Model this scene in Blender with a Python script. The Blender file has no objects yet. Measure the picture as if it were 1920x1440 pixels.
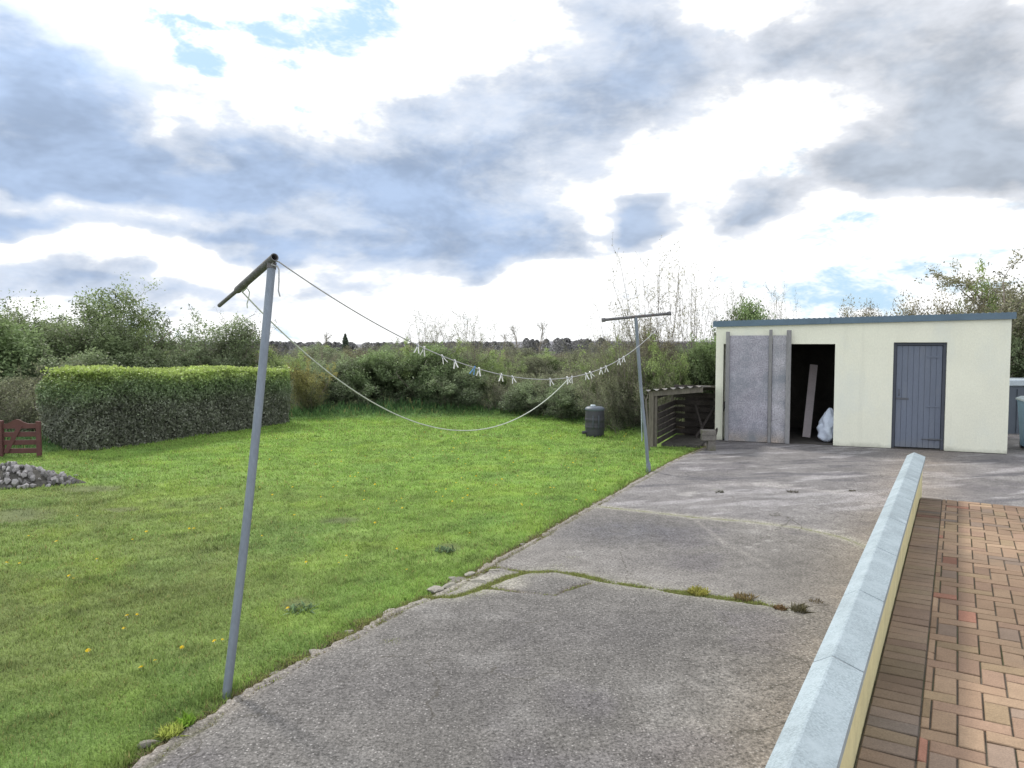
import bpy, math, random
import numpy as np
R = math.radians
random.seed(7)
rng = np.random.default_rng(11)
scene = bpy.context.scene
COL = scene.collection

# ---------------------------------------------------------------- camera model
EYE = 1.95
F = 1400.0
TH = math.atan(75 / F)
def ray(px, py):
    xc = (px - 960) / F; yc = (720 - py) / F
    return (xc, math.cos(TH) + yc * math.sin(TH), -math.sin(TH) + yc * math.cos(TH))
def G(px, py, z=0.0):                       # where a sight line meets the level z
    d = ray(px, py); t = (z - EYE) / d[2]
    return (d[0] * t, d[1] * t, z)
def P(px, py, Y):                           # point of a sight line at distance Y
    d = ray(px, py); t = Y / d[1]
    return (d[0] * t, Y, EYE + d[2] * t)
cam_d = bpy.data.cameras.new("camera"); cam = bpy.data.objects.new("camera", cam_d)
COL.objects.link(cam); scene.camera = cam
cam.location = (0, 0, EYE); cam.rotation_euler = (R(90) - TH, 0, 0)
cam_d.sensor_width = 36; cam_d.lens = F / 1920 * 36; cam_d.clip_end = 5000; cam_d.clip_start = .05

# ---------------------------------------------------------------- noise in numpy
_tab = rng.random((256, 256))
def vnoise(x, y, s=0):
    x = np.asarray(x, float) + s * 17.3; y = np.asarray(y, float) + s * 9.1
    xi = np.floor(x).astype(int); yi = np.floor(y).astype(int)
    fx = x - xi; fy = y - yi
    fx = fx * fx * (3 - 2 * fx); fy = fy * fy * (3 - 2 * fy)
    t = lambda a, b: _tab[a & 255, b & 255]
    return (t(xi, yi) * (1 - fx) + t(xi + 1, yi) * fx) * (1 - fy) + (t(xi, yi + 1) * (1 - fx) + t(xi + 1, yi + 1) * fx) * fy
def fbm(x, y, s=0, o=4):
    v = 0; a = .5; k = 1.0; tot = 0
    for i in range(o):
        v = v + a * vnoise(np.asarray(x) * k, np.asarray(y) * k, s + i * 3); tot += a; a *= .5; k *= 2.03
    return v / tot
def sstep(a, b, x):
    t = np.clip((x - a) / (b - a), 0, 1); return t * t * (3 - 2 * t)

# ---------------------------------------------------------------- object helpers
def tag(o, label=None, cat=None, group=None, kind=None):
    if label: o['label'] = label
    if cat: o['category'] = cat
    if group: o['group'] = group
    if kind: o['kind'] = kind
    return o
def empty(name, loc=(0, 0, 0), rz=0.0):
    o = bpy.data.objects.new(name, None); COL.objects.link(o)
    o.location = loc; o.rotation_euler = (0, 0, rz); o.empty_display_size = .1
    return o
def children(r): return [o for o in COL.objects if o.parent == r]
def copy_tree(o, parent=None, kids=None):
    c = o.copy(); COL.objects.link(c)
    if parent: c.parent = parent
    for ch in (kids if kids is not None else children(o)): copy_tree(ch, c)
    return c

class MB:
    """collects shapes into ONE mesh"""
    def __init__(s): s.v = []; s.f = []; s.c = []; s.smooth = []
    def add(s, vs, fs, col=(1, 1, 1), smooth=False):
        o = len(s.v); s.v += [tuple(p) for p in vs]; s.c += [col] * len(vs)
        s.f += [tuple(i + o for i in f) for f in fs]; s.smooth += [smooth] * len(fs); return s
    def box(s, x0, x1, y0, y1, z0, z1, col=(1, 1, 1), b=0.0, M=None):
        """box, with its long edges eased by b"""
        if b <= 0:
            vs = [(x, y, z) for z in (z0, z1) for x, y in ((x0, y0), (x1, y0), (x1, y1), (x0, y1))]
            fs = [(3, 2, 1, 0), (4, 5, 6, 7), (0, 1, 5, 4), (1, 2, 6, 5), (2, 3, 7, 6), (3, 0, 4, 7)]
        else:
            vs = []
            def ring(z, i):
                a, c_, d, e = x0 + i, x1 - i, y0 + i, y1 - i
                return [(a + b, d, z), (c_ - b, d, z), (c_, d + b, z), (c_, e - b, z), (c_ - b, e, z), (a + b, e, z), (a, e - b, z), (a, d + b, z)]
            vs = ring(z0, b) + ring(z0 + b, 0) + ring(z1 - b, 0) + ring(z1, b)
            fs = [tuple(range(7, -1, -1)), tuple(range(24, 32))]
            for r in range(3):
                for k in range(8):
                    fs.append((r * 8 + k, r * 8 + (k + 1) % 8, (r + 1) * 8 + (k + 1) % 8, (r + 1) * 8 + k))
        if M is not None: vs = [M(p) for p in vs]
        return s.add(vs, fs, col)
    def tube(s, pts, rad, n=10, col=(1, 1, 1), cap=True):
        pts = [np.array(p, float) for p in pts]
        if not hasattr(rad, '__len__'): rad = [rad] * len(pts)
        vs = []; fs = []; ref = None
        for i, p in enumerate(pts):
            t = pts[min(i + 1, len(pts) - 1)] - pts[max(i - 1, 0)]
            t = t / (np.linalg.norm(t) + 1e-9)
            if ref is None: ref = np.cross(t, (0, 0, 1)) if abs(t[2]) < .9 else np.cross(t, (1, 0, 0))
            ref = ref - t * ref.dot(t); ref /= np.linalg.norm(ref) + 1e-9
            q = np.cross(t, ref)
            for k in range(n):
                a = 2 * math.pi * k / n
                vs.append(p + (ref * math.cos(a) + q * math.sin(a)) * rad[i])
        for i in range(len(pts) - 1):
            for k in range(n):
                fs.append((i * n + k, i * n + (k + 1) % n, (i + 1) * n + (k + 1) % n, (i + 1) * n + k))
        o = len(fs)
        s.add(vs, fs, col, True)
        if cap:
            s.add(vs[:n], [tuple(range(n - 1, -1, -1))], col); s.add(vs[-n:], [tuple(range(n))], col)
        return s
    def lathe(s, prof, n=24, c=(0, 0, 0), col=(1, 1, 1)):
        vs = []; fs = []
        for r, z in prof:
            for k in range(n):
                a = 2 * math.pi * k / n; vs.append((c[0] + r * math.cos(a), c[1] + r * math.sin(a), c[2] + z))
        for i in range(len(prof) - 1):
            for k in range(n): fs.append((i * n + k, i * n + (k + 1) % n, (i + 1) * n + (k + 1) % n, (i + 1) * n + k))
        s.add(vs, fs, col, True); s.add(vs[-n:], [tuple(range(n))], col); return s
    def build(s, name, m, parent=None):
        me = bpy.data.meshes.new(name); me.from_pydata([tuple(map(float, p)) for p in s.v], [], s.f)
        me.polygons.foreach_set('use_smooth', s.smooth)
        a = me.color_attributes.new('Col', 'FLOAT_COLOR', 'POINT')
        c = np.ones((len(s.v), 4)); c[:, :3] = s.c; a.data.foreach_set('color', c.ravel())
        me.materials.append(m); me.update()
        o = bpy.data.objects.new(name, me); COL.objects.link(o)
        if parent: o.parent = parent
        return o

def np_mesh(name, V, Q, C, m, parent=None, smooth=False):
    """V (n,3), Q (m,k) equal sided faces, C (n,3) colours"""
    me = bpy.data.meshes.new(name); k = Q.shape[1]
    me.vertices.add(len(V)); me.vertices.foreach_set('co', V.astype(np.float32).ravel())
    me.loops.add(Q.size); me.loops.foreach_set('vertex_index', Q.astype(np.int32).ravel())
    me.polygons.add(len(Q)); me.polygons.foreach_set('loop_start', np.arange(0, Q.size, k, dtype=np.int32))
    me.polygons.foreach_set('loop_total', np.full(len(Q), k, dtype=np.int32))
    me.polygons.foreach_set('use_smooth', np.full(len(Q), smooth))
    me.update(calc_edges=True)
    a = me.color_attributes.new('Col', 'FLOAT_COLOR', 'POINT')
    c = np.ones((len(V), 4), np.float32); c[:, :3] = C; a.data.foreach_set('color', c.ravel())
    me.materials.append(m); me.validate()
    o = bpy.data.objects.new(name, me); COL.objects.link(o)
    if parent: o.parent = parent
    return o

# ---------------------------------------------------------------- materials
def mat(name, col=(1, 1, 1), rough=.8, var=.25, scale=6.0, fine=60.0, fvar=.15, bump=.2, bscale=None, spec=.3, metal=0.0, attr=False,
        trans=0.0, stretch=(1, 1, 1), dirt=None, dirt_scale=1.5, dirt_lo=.5, dirt_hi=.7, bdist=.01):
    m = bpy.data.materials.new(name); m.use_nodes = True; nt = m.node_tree; N = nt.nodes; L = nt.links
    b = N['Principled BSDF']; b.inputs['Roughness'].default_value = rough; b.inputs['Metallic'].default_value = metal
    b.inputs['Specular IOR Level'].default_value = spec
    tc = N.new('ShaderNodeTexCoord'); mp = N.new('ShaderNodeMapping'); mp.inputs['Scale'].default_value = stretch
    L.new(tc.outputs['Object'], mp.inputs['Vector'])
    def noise(sc, det=5):
        n = N.new('ShaderNodeTexNoise'); n.inputs['Scale'].default_value = sc; n.inputs['Detail'].default_value = det
        n.inputs['Roughness'].default_value = .6
        L.new(mp.outputs[0], n.inputs['Vector']); return n.outputs['Fac']
    def mr(src, lo, hi, a=.25, c=.75):
        n = N.new('ShaderNodeMapRange'); n.inputs[1].default_value = a; n.inputs[2].default_value = c
        n.inputs[3].default_value = lo; n.inputs[4].default_value = hi; L.new(src, n.inputs[0]); return n.outputs[0]
    def mul(a, c):
        n = N.new('ShaderNodeVectorMath'); n.operation = 'MULTIPLY'
        for i, s_ in enumerate((a, c)):
            if hasattr(s_, 'node'): L.new(s_, n.inputs[i])
            else: n.inputs[i].default_value = s_
        return n.outputs[0]
    base = tuple(col)
    if attr:
        at = N.new('ShaderNodeVertexColor'); at.layer_name = 'Col'; base = mul(at.outputs['Color'], col)
    c = mul(base, mr(noise(scale), 1 - var, 1 + var)) if var else base
    if fvar: c = mul(c, mr(noise(fine, 3), 1 - fvar, 1 + fvar))
    if dirt:
        mx = N.new('ShaderNodeMix'); mx.data_type = 'RGBA'; L.new(mr(noise(dirt_scale, 8), 0, 1, dirt_lo, dirt_hi), mx.inputs[0])
        if hasattr(c, 'node'): L.new(c, mx.inputs[6])
        else: mx.inputs[6].default_value = (*c, 1)
        mx.inputs[7].default_value = (*dirt, 1); c = mx.outputs[2]
    if hasattr(c, 'node'): L.new(c, b.inputs['Base Color'])
    else: b.inputs['Base Color'].default_value = (*c, 1)
    if bump:
        bp = N.new('ShaderNodeBump'); bp.inputs['Strength'].default_value = bump; bp.inputs['Distance'].default_value = bdist
        L.new(noise(bscale or fine, 6), bp.inputs['Height']); L.new(bp.outputs[0], b.inputs['Normal'])
    if trans:
        t = N.new('ShaderNodeBsdfTranslucent'); ms = N.new('ShaderNodeMixShader'); ms.inputs[0].default_value = trans
        if hasattr(c, 'node'): L.new(c, t.inputs[0])
        else: t.inputs[0].default_value = (*c, 1)
        L.new(b.outputs[0], ms.inputs[1]); L.new(t.outputs[0], ms.inputs[2]); L.new(ms.outputs[0], N['Material Output'].inputs[0])
    return m

M = dict(
    ground=mat('field_earth', (.10, .12, .05), .95, .4, .25, 9, .3, .6, spec=.1),
    lawn=mat('lawn_turf', (1, 1, 1), .95, .18, 5, 90, .45, .9, 60, .1, attr=True, bdist=.03),
    blade=mat('grass_blade', (1, 1, 1), .65, 0, 1, 1, 0, 0, spec=.25, attr=True, trans=.45),
    leaf=mat('leaf', (1, 1, 1), .55, 0, 1, 1, 0, 0, spec=.35, attr=True, trans=.38),
    gloss=mat('glossy_leaf', (1, 1, 1), .38, 0, 1, 1, 0, 0, spec=.5, attr=True, trans=.3),
    bark=mat('bark', (.24, .21, .18), .9, .3, 8, 80, .3, .4),
    twig=mat('twig', (.20, .175, .15), .9, .3, 5, 50, .2, 0),
    galv=mat('galvanised_pipe', (.20, .235, .29), .5, .18, 5, 60, .12, .12, spec=.5, metal=.35, stretch=(1, 1, .35), dirt=(.20, .19, .19), dirt_scale=9, dirt_lo=.6, dirt_hi=.72),
    rust=mat('rusty_pipe', (.135, .135, .145), .75, .35, 22, 120, .25, .35, spec=.3, dirt=(.12, .075, .06), dirt_scale=14, dirt_lo=.57, dirt_hi=.66),
    rope=mat('rope', (.42, .43, .45), .8, .2, 40, 400, .2, .3),
    rope_g=mat('pale_rope', (.50, .55, .48), .8, .2, 40, 400, .2, .3),
    peg_w=mat('white_plastic', (.78, .79, .80), .4, .05, 30, 300, .03, 0, spec=.5),
    peg_b=mat('blue_plastic', (.10, .30, .68), .4, .05, 30, 300, .03, 0, spec=.5),
    render=mat('cream_render', (.82, .83, .71), .9, .05, 1.6, 38, .05, .5, 70, .15, stretch=(1, 1, .6), dirt=(.70, .75, .72), dirt_scale=.9, dirt_lo=.5, dirt_hi=.85),
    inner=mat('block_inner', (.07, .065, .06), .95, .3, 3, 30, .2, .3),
    fascia=mat('fascia_paint', (.12, .18, .24), .55, .12, 3, 40, .08, .1),
    roof=mat('roof_sheet', (.15, .18, .21), .6, .2, 2, 40, .1, .1),
    doorp=mat('grey_door_paint', (.145, .17, .225), .6, .12, 2.5, 60, .08, .15, stretch=(1, 1, .25), dirt=(.20, .22, .26), dirt_scale=4, dirt_lo=.55, dirt_hi=.75),
    frame=mat('door_frame_paint', (.075, .085, .11), .6, .12, 3, 60, .08, .1),
    board=mat('weathered_board', (1.02, 1.08, 1.18), .9, .22, 5, 42, .45, .4, 60, .15, attr=True, dirt=(.21, .235, .27), dirt_scale=2.2, dirt_lo=.46, dirt_hi=.75),
    batten=mat('grey_batten', (.27, .27, .28), .9, .2, 5, 60, .2, .3, stretch=(1, 1, .2)),
    wood=mat('weathered_timber', (.15, .135, .12), .95, .35, 5, 60, .3, .5, stretch=(1, 1, .15)),
    slat=mat('pallet_timber', (.060, .053, .050), .95, .4, 6, 50, .3, .5),  # timber darkened to imitate the dim inside of the log store
    post=mat('pale_post', (.155, .14, .12), .95, .3, 6, 60, .3, .4, stretch=(1, 1, .15)),
    tin=mat('corrugated_tin', (.24, .235, .23), .6, .3, 4, 40, .2, .1, spec=.4, dirt=(.16, .11, .08), dirt_scale=5),
    plank=mat('pale_plank', (.62, .56, .58), .8, .1, 4, 40, .1, .1),
    sack=mat('white_sack', (.66, .74, .88), .5, .1, 6, 60, .1, .5, 14, .4, bdist=.03),
    coping=mat('coping_concrete', (.265, .318, .350), .8, .16, 3.2, 110, .28, .25, 130, .3, attr=True, dirt=(.33, .39, .43), dirt_scale=7, dirt_lo=.50, dirt_hi=.68),
    wallr=mat('yellow_render', (.66, .61, .36), .9, .10, 3, 60, .08, .35, 90, .15, dirt=(.42, .39, .24), dirt_scale=3.2, dirt_lo=.5, dirt_hi=.8),
    mortar=mat('mortar', (.20, .21, .21), .95, .2, 10, 90, .2, .3),
    brick=mat('brick_paver', (1, 1, 1), .88, .12, 9, 140, .22, .35, 150, .2, attr=True, dirt=(.13, .11, .09), dirt_scale=1.4, dirt_lo=.54, dirt_hi=.9),
    sand=mat('joint_sand', (.12, .105, .085), .98, .3, 8, 90, .3, .3, dirt=(.06, .08, .03), dirt_scale=2),
    red=mat('red_gate_paint', (.11, .048, .048), .7, .2, 5, 50, .12, .15, dirt=(.10, .045, .04), dirt_scale=4),
    stone=mat('rubble', (1, 1, 1), .95, .25, 8, 60, .25, .6, 30, .15, attr=True),
    soil=mat('soil', (.085, .082, .075), .98, .35, 7, 50, .3, .8, spec=.1),
    black=mat('black_plastic', (.045, .045, .06), .45, .15, 6, 60, .1, .05, spec=.5),
    dgrey=mat('slate_plastic', (.09, .11, .14), .5, .1, 6, 60, .1, .05, spec=.4),
    pale=mat('pale_metal', (.45, .52, .58), .45, .1, 6, 60, .1, .05, spec=.4),
    blueb=mat('blue_bin_plastic', (.12, .26, .40), .45, .1, 5, 60, .08, .05, spec=.5),
    yellow=mat('dandelion_petal', (.85, .62, .02), .6, .1, 80, 300, .1, 0, trans=.3),
    iron=mat('dark_iron', (.10, .11, .13), .55, .2, 9, 80, .2, .1, spec=.4),
    blk=mat('old_concrete_block', (.17, .16, .15), .95, .25, 9, 70, .3, .6, 40, .15, dirt=(.12, .12, .08), dirt_scale=5),
    hill=mat('hill_wood', (.16, .16, .18), .95, .4, .05, 1, .4, .2),
)
def weather(m, col, z1=.35, amt=.75, streak=.25):
    '''dirt splashed up from the ground and faint vertical rain streaks'''
    nt = m.node_tree; N = nt.nodes; L = nt.links; b = N['Principled BSDF']; src = b.inputs['Base Color'].links[0].from_socket
    tc = N.new('ShaderNodeTexCoord'); sp = N.new('ShaderNodeSeparateXYZ'); L.new(tc.outputs['Object'], sp.inputs[0])
    n = N.new('ShaderNodeTexNoise'); n.inputs['Scale'].default_value = 4.5; n.inputs['Detail'].default_value = 8; n.inputs['Roughness'].default_value = .7; L.new(tc.outputs['Object'], n.inputs['Vector'])
    k = N.new('ShaderNodeMath'); k.operation = 'MULTIPLY_ADD'; L.new(n.outputs['Fac'], k.inputs[0]); k.inputs[1].default_value = -z1 * 1.7; L.new(sp.outputs[2], k.inputs[2])
    r = N.new('ShaderNodeMapRange'); L.new(k.outputs[0], r.inputs[0]); r.inputs[1].default_value = z1 * .1; r.inputs[2].default_value = -z1 * .85; r.inputs[3].default_value = 0; r.inputs[4].default_value = amt
    mp = N.new('ShaderNodeMapping'); mp.inputs['Scale'].default_value = (7, 7, .45); L.new(tc.outputs['Object'], mp.inputs['Vector'])
    n2 = N.new('ShaderNodeTexNoise'); n2.inputs['Scale'].default_value = 1; n2.inputs['Detail'].default_value = 6; L.new(mp.outputs[0], n2.inputs['Vector'])
    r2 = N.new('ShaderNodeMapRange'); L.new(n2.outputs['Fac'], r2.inputs[0]); r2.inputs[1].default_value = .55; r2.inputs[2].default_value = .8; r2.inputs[3].default_value = 0; r2.inputs[4].default_value = streak
    mxm = N.new('ShaderNodeMath'); mxm.operation = 'MAXIMUM'; L.new(r.outputs[0], mxm.inputs[0]); L.new(r2.outputs[0], mxm.inputs[1])
    mx = N.new('ShaderNodeMix'); mx.data_type = 'RGBA'; L.new(mxm.outputs[0], mx.inputs[0]); L.new(src, mx.inputs[6]); mx.inputs[7].default_value = (*col, 1)
    L.new(mx.outputs[2], b.inputs['Base Color'])
weather(M['render'], (.40, .41, .34), .12, .8, .16)
weather(M['wallr'], (.28, .26, .18), .5, .6, .3)
weather(M['doorp'], (.20, .21, .22), .25, .6, .2)
# driveway: painted base colour, stone chips of aggregate, fine pitting
def drive_mat():
    m = bpy.data.materials.new('old_concrete'); m.use_nodes = True; nt = m.node_tree; N = nt.nodes; L = nt.links
    b = N['Principled BSDF']; b.inputs['Roughness'].default_value = .92; b.inputs['Specular IOR Level'].default_value = .25
    at = N.new('ShaderNodeVertexColor'); at.layer_name = 'Col'
    tc = N.new('ShaderNodeTexCoord')
    def vm(op, a, c_):
        n = N.new('ShaderNodeVectorMath'); n.operation = op
        for i, s_ in enumerate((a, c_)):
            if hasattr(s_, 'node'): L.new(s_, n.inputs[i])
            else: n.inputs[i].default_value = s_
        return n.outputs[0]
    def mr(src, a, c_, lo, hi):
        n = N.new('ShaderNodeMapRange'); L.new(src, n.inputs[0])
        for i, v in enumerate((a, c_, lo, hi)): n.inputs[i + 1].default_value = v
        return n.outputs[0]
    def noise(sc, det=4, ro=.6):
        n = N.new('ShaderNodeTexNoise'); n.inputs['Scale'].default_value = sc; n.inputs['Detail'].default_value = det; n.inputs['Roughness'].default_value = ro
        L.new(tc.outputs['Object'], n.inputs['Vector']); return n.outputs['Fac']
    c = vm('MULTIPLY', at.outputs['Color'], mr(noise(52, 4, .85), .34, .66, .30, 1.75))
    c = vm('MULTIPLY', c, mr(noise(9, 5), .3, .7, .82, 1.18))
    wn = N.new('ShaderNodeTexNoise'); wn.inputs['Scale'].default_value = 2.2; wn.inputs['Detail'].default_value = 6; L.new(tc.outputs['Object'], wn.inputs['Vector'])
    wv = vm('ADD', tc.outputs['Object'], vm('MULTIPLY', wn.outputs['Color'], (.7, .7, 0)))
    ve = N.new('ShaderNodeTexVoronoi'); ve.feature = 'DISTANCE_TO_EDGE'; ve.inputs['Scale'].default_value = .62; L.new(wv, ve.inputs['Vector'])
    hair = N.new('ShaderNodeMath'); hair.operation = 'MULTIPLY'; L.new(mr(ve.outputs['Distance'], .0015, .0055, 1, 0), hair.inputs[0]); L.new(mr(noise(.9, 2), .5, .56, 0, .6), hair.inputs[1])
    hm = N.new('ShaderNodeMix'); hm.data_type = 'RGBA'; L.new(hair.outputs[0], hm.inputs[0]); L.new(c, hm.inputs[6]); hm.inputs[7].default_value = (.05, .045, .035, 1); c = hm.outputs[2]
    vo = N.new('ShaderNodeTexVoronoi'); vo.inputs['Scale'].default_value = 62; L.new(tc.outputs['Object'], vo.inputs['Vector'])
    chip = mr(vo.outputs['Distance'], .10, .42, 1, 0)
    sep = N.new('ShaderNodeSeparateColor'); L.new(vo.outputs['Color'], sep.inputs[0])
    pick = mr(sep.outputs[0], .55, 1.0, 0, .75)
    k = N.new('ShaderNodeMath'); k.operation = 'MULTIPLY'; L.new(chip, k.inputs[0]); L.new(pick, k.inputs[1])
    k2 = N.new('ShaderNodeMath'); k2.operation = 'MULTIPLY'; L.new(k.outputs[0], k2.inputs[0]); L.new(at.outputs['Alpha'], k2.inputs[1])
    mx = N.new('ShaderNodeMix'); mx.data_type = 'RGBA'; L.new(k2.outputs[0], mx.inputs[0]); L.new(c, mx.inputs[6]); mx.inputs[7].default_value = (.50, .48, .47, 1)
    L.new(mx.outputs[2], b.inputs['Base Color'])
    bp = N.new('ShaderNodeBump'); bp.inputs['Strength'].default_value = .55; bp.inputs['Distance'].default_value = .012
    L.new(noise(60, 6, .7), bp.inputs['Height']); L.new(bp.outputs[0], b.inputs['Normal'])
    return m
M['drive'] = drive_mat()

# ---------------------------------------------------------------- light: sun high on the left, ahead
SUN_AZ, SUN_EL = R(-38), R(42)              # azimuth from +Y toward +X
sd = bpy.data.lights.new('sun', 'SUN'); sd.energy = 3.3; sd.angle = R(7); sd.color = (1, .95, .86)
so = bpy.data.objects.new('sun', sd); COL.objects.link(so)
so.rotation_euler = (R(90) - SUN_EL, 0, -SUN_AZ + math.pi)
so.rotation_euler = (-(R(90) - SUN_EL), 0, -SUN_AZ)
so.location = (-20, 25, 30)

w = bpy.data.worlds.new("World"); scene.world = w; w.use_nodes = True
w.cycles.sampling_method = 'MANUAL'; w.cycles.sample_map_resolution = 256
nt = w.node_tree; N = nt.nodes; L = nt.links
bg = N['Background']; BS = .12; bg.inputs['Strength'].default_value = BS
sky = N.new('ShaderNodeTexSky'); sky.sky_type = 'NISHITA'; sky.sun_disc = False
sky.sun_elevation = SUN_EL; sky.sun_rotation = SUN_AZ; sky.air_density = 1.2; sky.dust_density = 1.0; sky.ozone_density = 1.5
tc = N.new('ShaderNodeTexCoord'); dirv = tc.outputs['Generated']
def mth(op, a, b=None, c=None, clamp=False):
    n = N.new('ShaderNodeMath'); n.operation = op; n.use_clamp = clamp
    for i, s in enumerate((a, b, c)):
        if s is None: continue
        if hasattr(s, 'node'): L.new(s, n.inputs[i])
        else: n.inputs[i].default_value = s
    return n.outputs[0]
def vmt(op, a, b=None):
    n = N.new('ShaderNodeVectorMath'); n.operation = op
    for i, s in enumerate((a, b)):
        if s is None: continue
        if hasattr(s, 'node'): L.new(s, n.inputs[i])
        else: n.inputs[i].default_value = s
    return n.outputs['Value'] if op in ('DOT_PRODUCT', 'LENGTH') else n.outputs[0]
def wnoise(vec, sc, det, ro=.55, out='Fac'):
    n = N.new('ShaderNodeTexNoise'); n.inputs['Scale'].default_value = sc; n.inputs['Detail'].default_value = det; n.inputs['Roughness'].default_value = ro
    L.new(vec, n.inputs['Vector']); return n.outputs[out]
def ramp(src, a, b, lo=0.0, hi=1.0, smooth=True):
    n = N.new('ShaderNodeMapRange'); n.interpolation_type = 'SMOOTHSTEP' if smooth else 'LINEAR'
    L.new(src, n.inputs[0])
    for i, v in enumerate((a, b, lo, hi)): n.inputs[i + 1].default_value = v
    return n.outputs[0]
sx = N.new('ShaderNodeSeparateXYZ'); L.new(dirv, sx.inputs[0])
az = mth('ARCTAN2', sx.outputs[0], sx.outputs[1]); el = mth('ARCSINE', sx.outputs[2])
cv = N.new('ShaderNodeCombineXYZ'); L.new(az, cv.inputs[0]); L.new(mth('MULTIPLY', el, 1.0), cv.inputs[1])
st = vmt('MULTIPLY', dirv, (1, 1, 2.0))
w1 = vmt('MULTIPLY', vmt('SUBTRACT', wnoise(st, 3.2, 3, .6, 'Color'), (.5, .5, .5)), (.17, .12, 0))
w2 = vmt('MULTIPLY', vmt('SUBTRACT', wnoise(st, 14, 2, .6, 'Color'), (.5, .5, .5)), (.055, .04, 0))
pos = vmt('ADD', vmt('ADD', cv.outputs[0], w1), w2)
def aem(px, py):
    d = np.array(ray(px, py)); d /= np.linalg.norm(d)
    return math.atan2(d[0], d[1]), math.asin(d[2])
def curve_node(src3, ys, n=72):
    """three functions of one variable, tabulated as curves; returns their values"""
    cn = N.new('ShaderNodeRGBCurve'); cn.mapping.use_clip = False
    lo = ys.min(1); hi = ys.max(1); xs = np.linspace(0, 1, ys.shape[1])
    for k in range(3):
        c = cn.mapping.curves[k]; t = np.linspace(0, 1, n); v = (np.interp(t, xs, ys[k]) - lo[k]) / (hi[k] - lo[k] + 1e-9)
        c.points[0].location = (0, float(v[0])); c.points[1].location = (1, float(v[-1]))
        for i in range(1, n - 1): c.points.new(float(t[i]), float(v[i]))
    cn.mapping.update(); L.new(src3, cn.inputs['Color'])
    return vmt('ADD', vmt('MULTIPLY', cn.outputs[0], tuple(float(h - l) for h, l in zip(hi, lo))), tuple(float(l) for l in lo))
A0_, A1_, B0_, B1_ = -.95, .95, -.12, .62
sp2 = N.new('ShaderNodeSeparateXYZ'); L.new(pos, sp2.inputs[0])
def vec3(x):
    c = N.new('ShaderNodeCombineXYZ')
    for i in range(3): L.new(x, c.inputs[i])
    return c.outputs[0]
ta = vec3(ramp(sp2.outputs[0], A0_, A1_, 0, 1, False)); tb = vec3(ramp(sp2.outputs[1], B0_, B1_, 0, 1, False))
def blobs(lst, rank):
    """cloud cover map over azimuth and elevation as a short sum of products of curves"""
    ga = np.linspace(A0_, A1_, 400); gb = np.linspace(B0_, B1_, 260); Z = np.zeros((400, 260))
    for px, py, rx, ry, wt in lst:
        a, e = aem(px, py); Z += wt * np.exp(-((ga[:, None] - a) * F / rx) ** 2 - ((gb[None] - e) * F / ry) ** 2)
    U, S_, Vt = np.linalg.svd(Z); tot = None
    for k in range(0, rank, 3):
        fa = curve_node(ta, (U[:, k:k + 3] * np.sqrt(S_[k:k + 3])).T); fb = curve_node(tb, Vt[k:k + 3] * np.sqrt(S_[k:k + 3])[:, None])
        d = vmt('DOT_PRODUCT', fa, fb); tot = d if tot is None else mth('ADD', tot, d)
    return tot
GREY = [(10, 180, 190, 95, .85), (40, 330, 250, 48, 1.25), (170, 300, 110, 70, .7), (250, 350, 90, 40, .6), (-60, 60, 190, 120, .55), (325, 175, 95, 17, .55), (130, 190, 120, 40, .4),
        (440, 345, 95, 60, 1.0), (430, 270, 70, 30, .4), (600, 335, 150, 75, .85), (760, 380, 130, 80, .75), (900, 400, 150, 90, .8), (800, 210, 95, 75, .5), (880, 290, 140, 60, .45), (1040, 260, 150, 80, .75), (960, 170, 120, 60, .35),
        (1150, 90, 110, 100, .95), (1260, 140, 80, 80, .65), (1130, 330, 60, 35, .35), (760, 480, 180, 40, .8), (1030, 460, 120, 38, .95), (960, 495, 140, 22, .5), (1210, 425, 44, 42, 1.5), (1395, 418, 80, 34, 1.35), (1330, 440, 40, 20, .5),
        (1440, 120, 85, 55, .75), (1580, 60, 120, 65, .8), (1750, 120, 150, 120, .85), (1830, 220, 130, 80, .6), (1640, 340, 120, 45, 1.2), (1580, 285, 55, 30, .8), (1800, 320, 140, 42, .8), (1910, 270, 120, 70, .7), (1860, 60, 60, 60, .35),
        (330, 445, 230, 20, .75), (520, 460, 120, 30, .5), (20, 430, 70, 16, .9), (60, 452, 40, 10, .5), (160, 562, 240, 20, .8), (360, 545, 140, 20, .5), (60, 522, 80, 13, .6), (650, 535, 120, 16, .5), (255, 515, 30, 12, .8), (300, 600, 130, 14, .6)]
BLUE = [(640, 55, 100, 26, 1.3), (730, 30, 60, 20, .9), (375, 105, 32, 22, 1.5), (410, 55, 45, 16, 1.1), (500, 70, 45, 40, .8), (545, 190, 30, 18, .9), (1040, 4, 70, 12, 1.3), (285, 60, 24, 14, 1.2), (340, 40, 16, 14, 1.2),
        (1600, 450, 50, 22, 1.0), (1580, 530, 190, 26, 1.0), (1690, 560, 110, 14, .8), (1480, 330, 50, 30, .45), (320, 628, 70, 20, 1.1), (540, 610, 40, 26, .8), (1870, 372, 110, 13, .7), (1130, 505, 40, 12, .5), (1790, 480, 50, 12, .5), (640, 400, 120, 30, .2)]
n_mid = wnoise(st, 5.5, 5, .66); n_big = wnoise(st, 1.7, 2, .5); n_fine = wnoise(vmt('ADD', st, w1), 17, 4, .7)
behind = ramp(sx.outputs[1], .35, -.1)       # clouds all round the rest of the sky
high = ramp(sx.outputs[2], .42, .62)
elsewhere = mth('MAXIMUM', behind, high)
gsum = mth('ADD', blobs(GREY, 12), mth('MULTIPLY', elsewhere, ramp(n_big, .35, .65, -.1, .75)))
dens = mth('ADD', gsum, mth('MULTIPLY', mth('SUBTRACT', n_mid, .5), 1.75))
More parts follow.
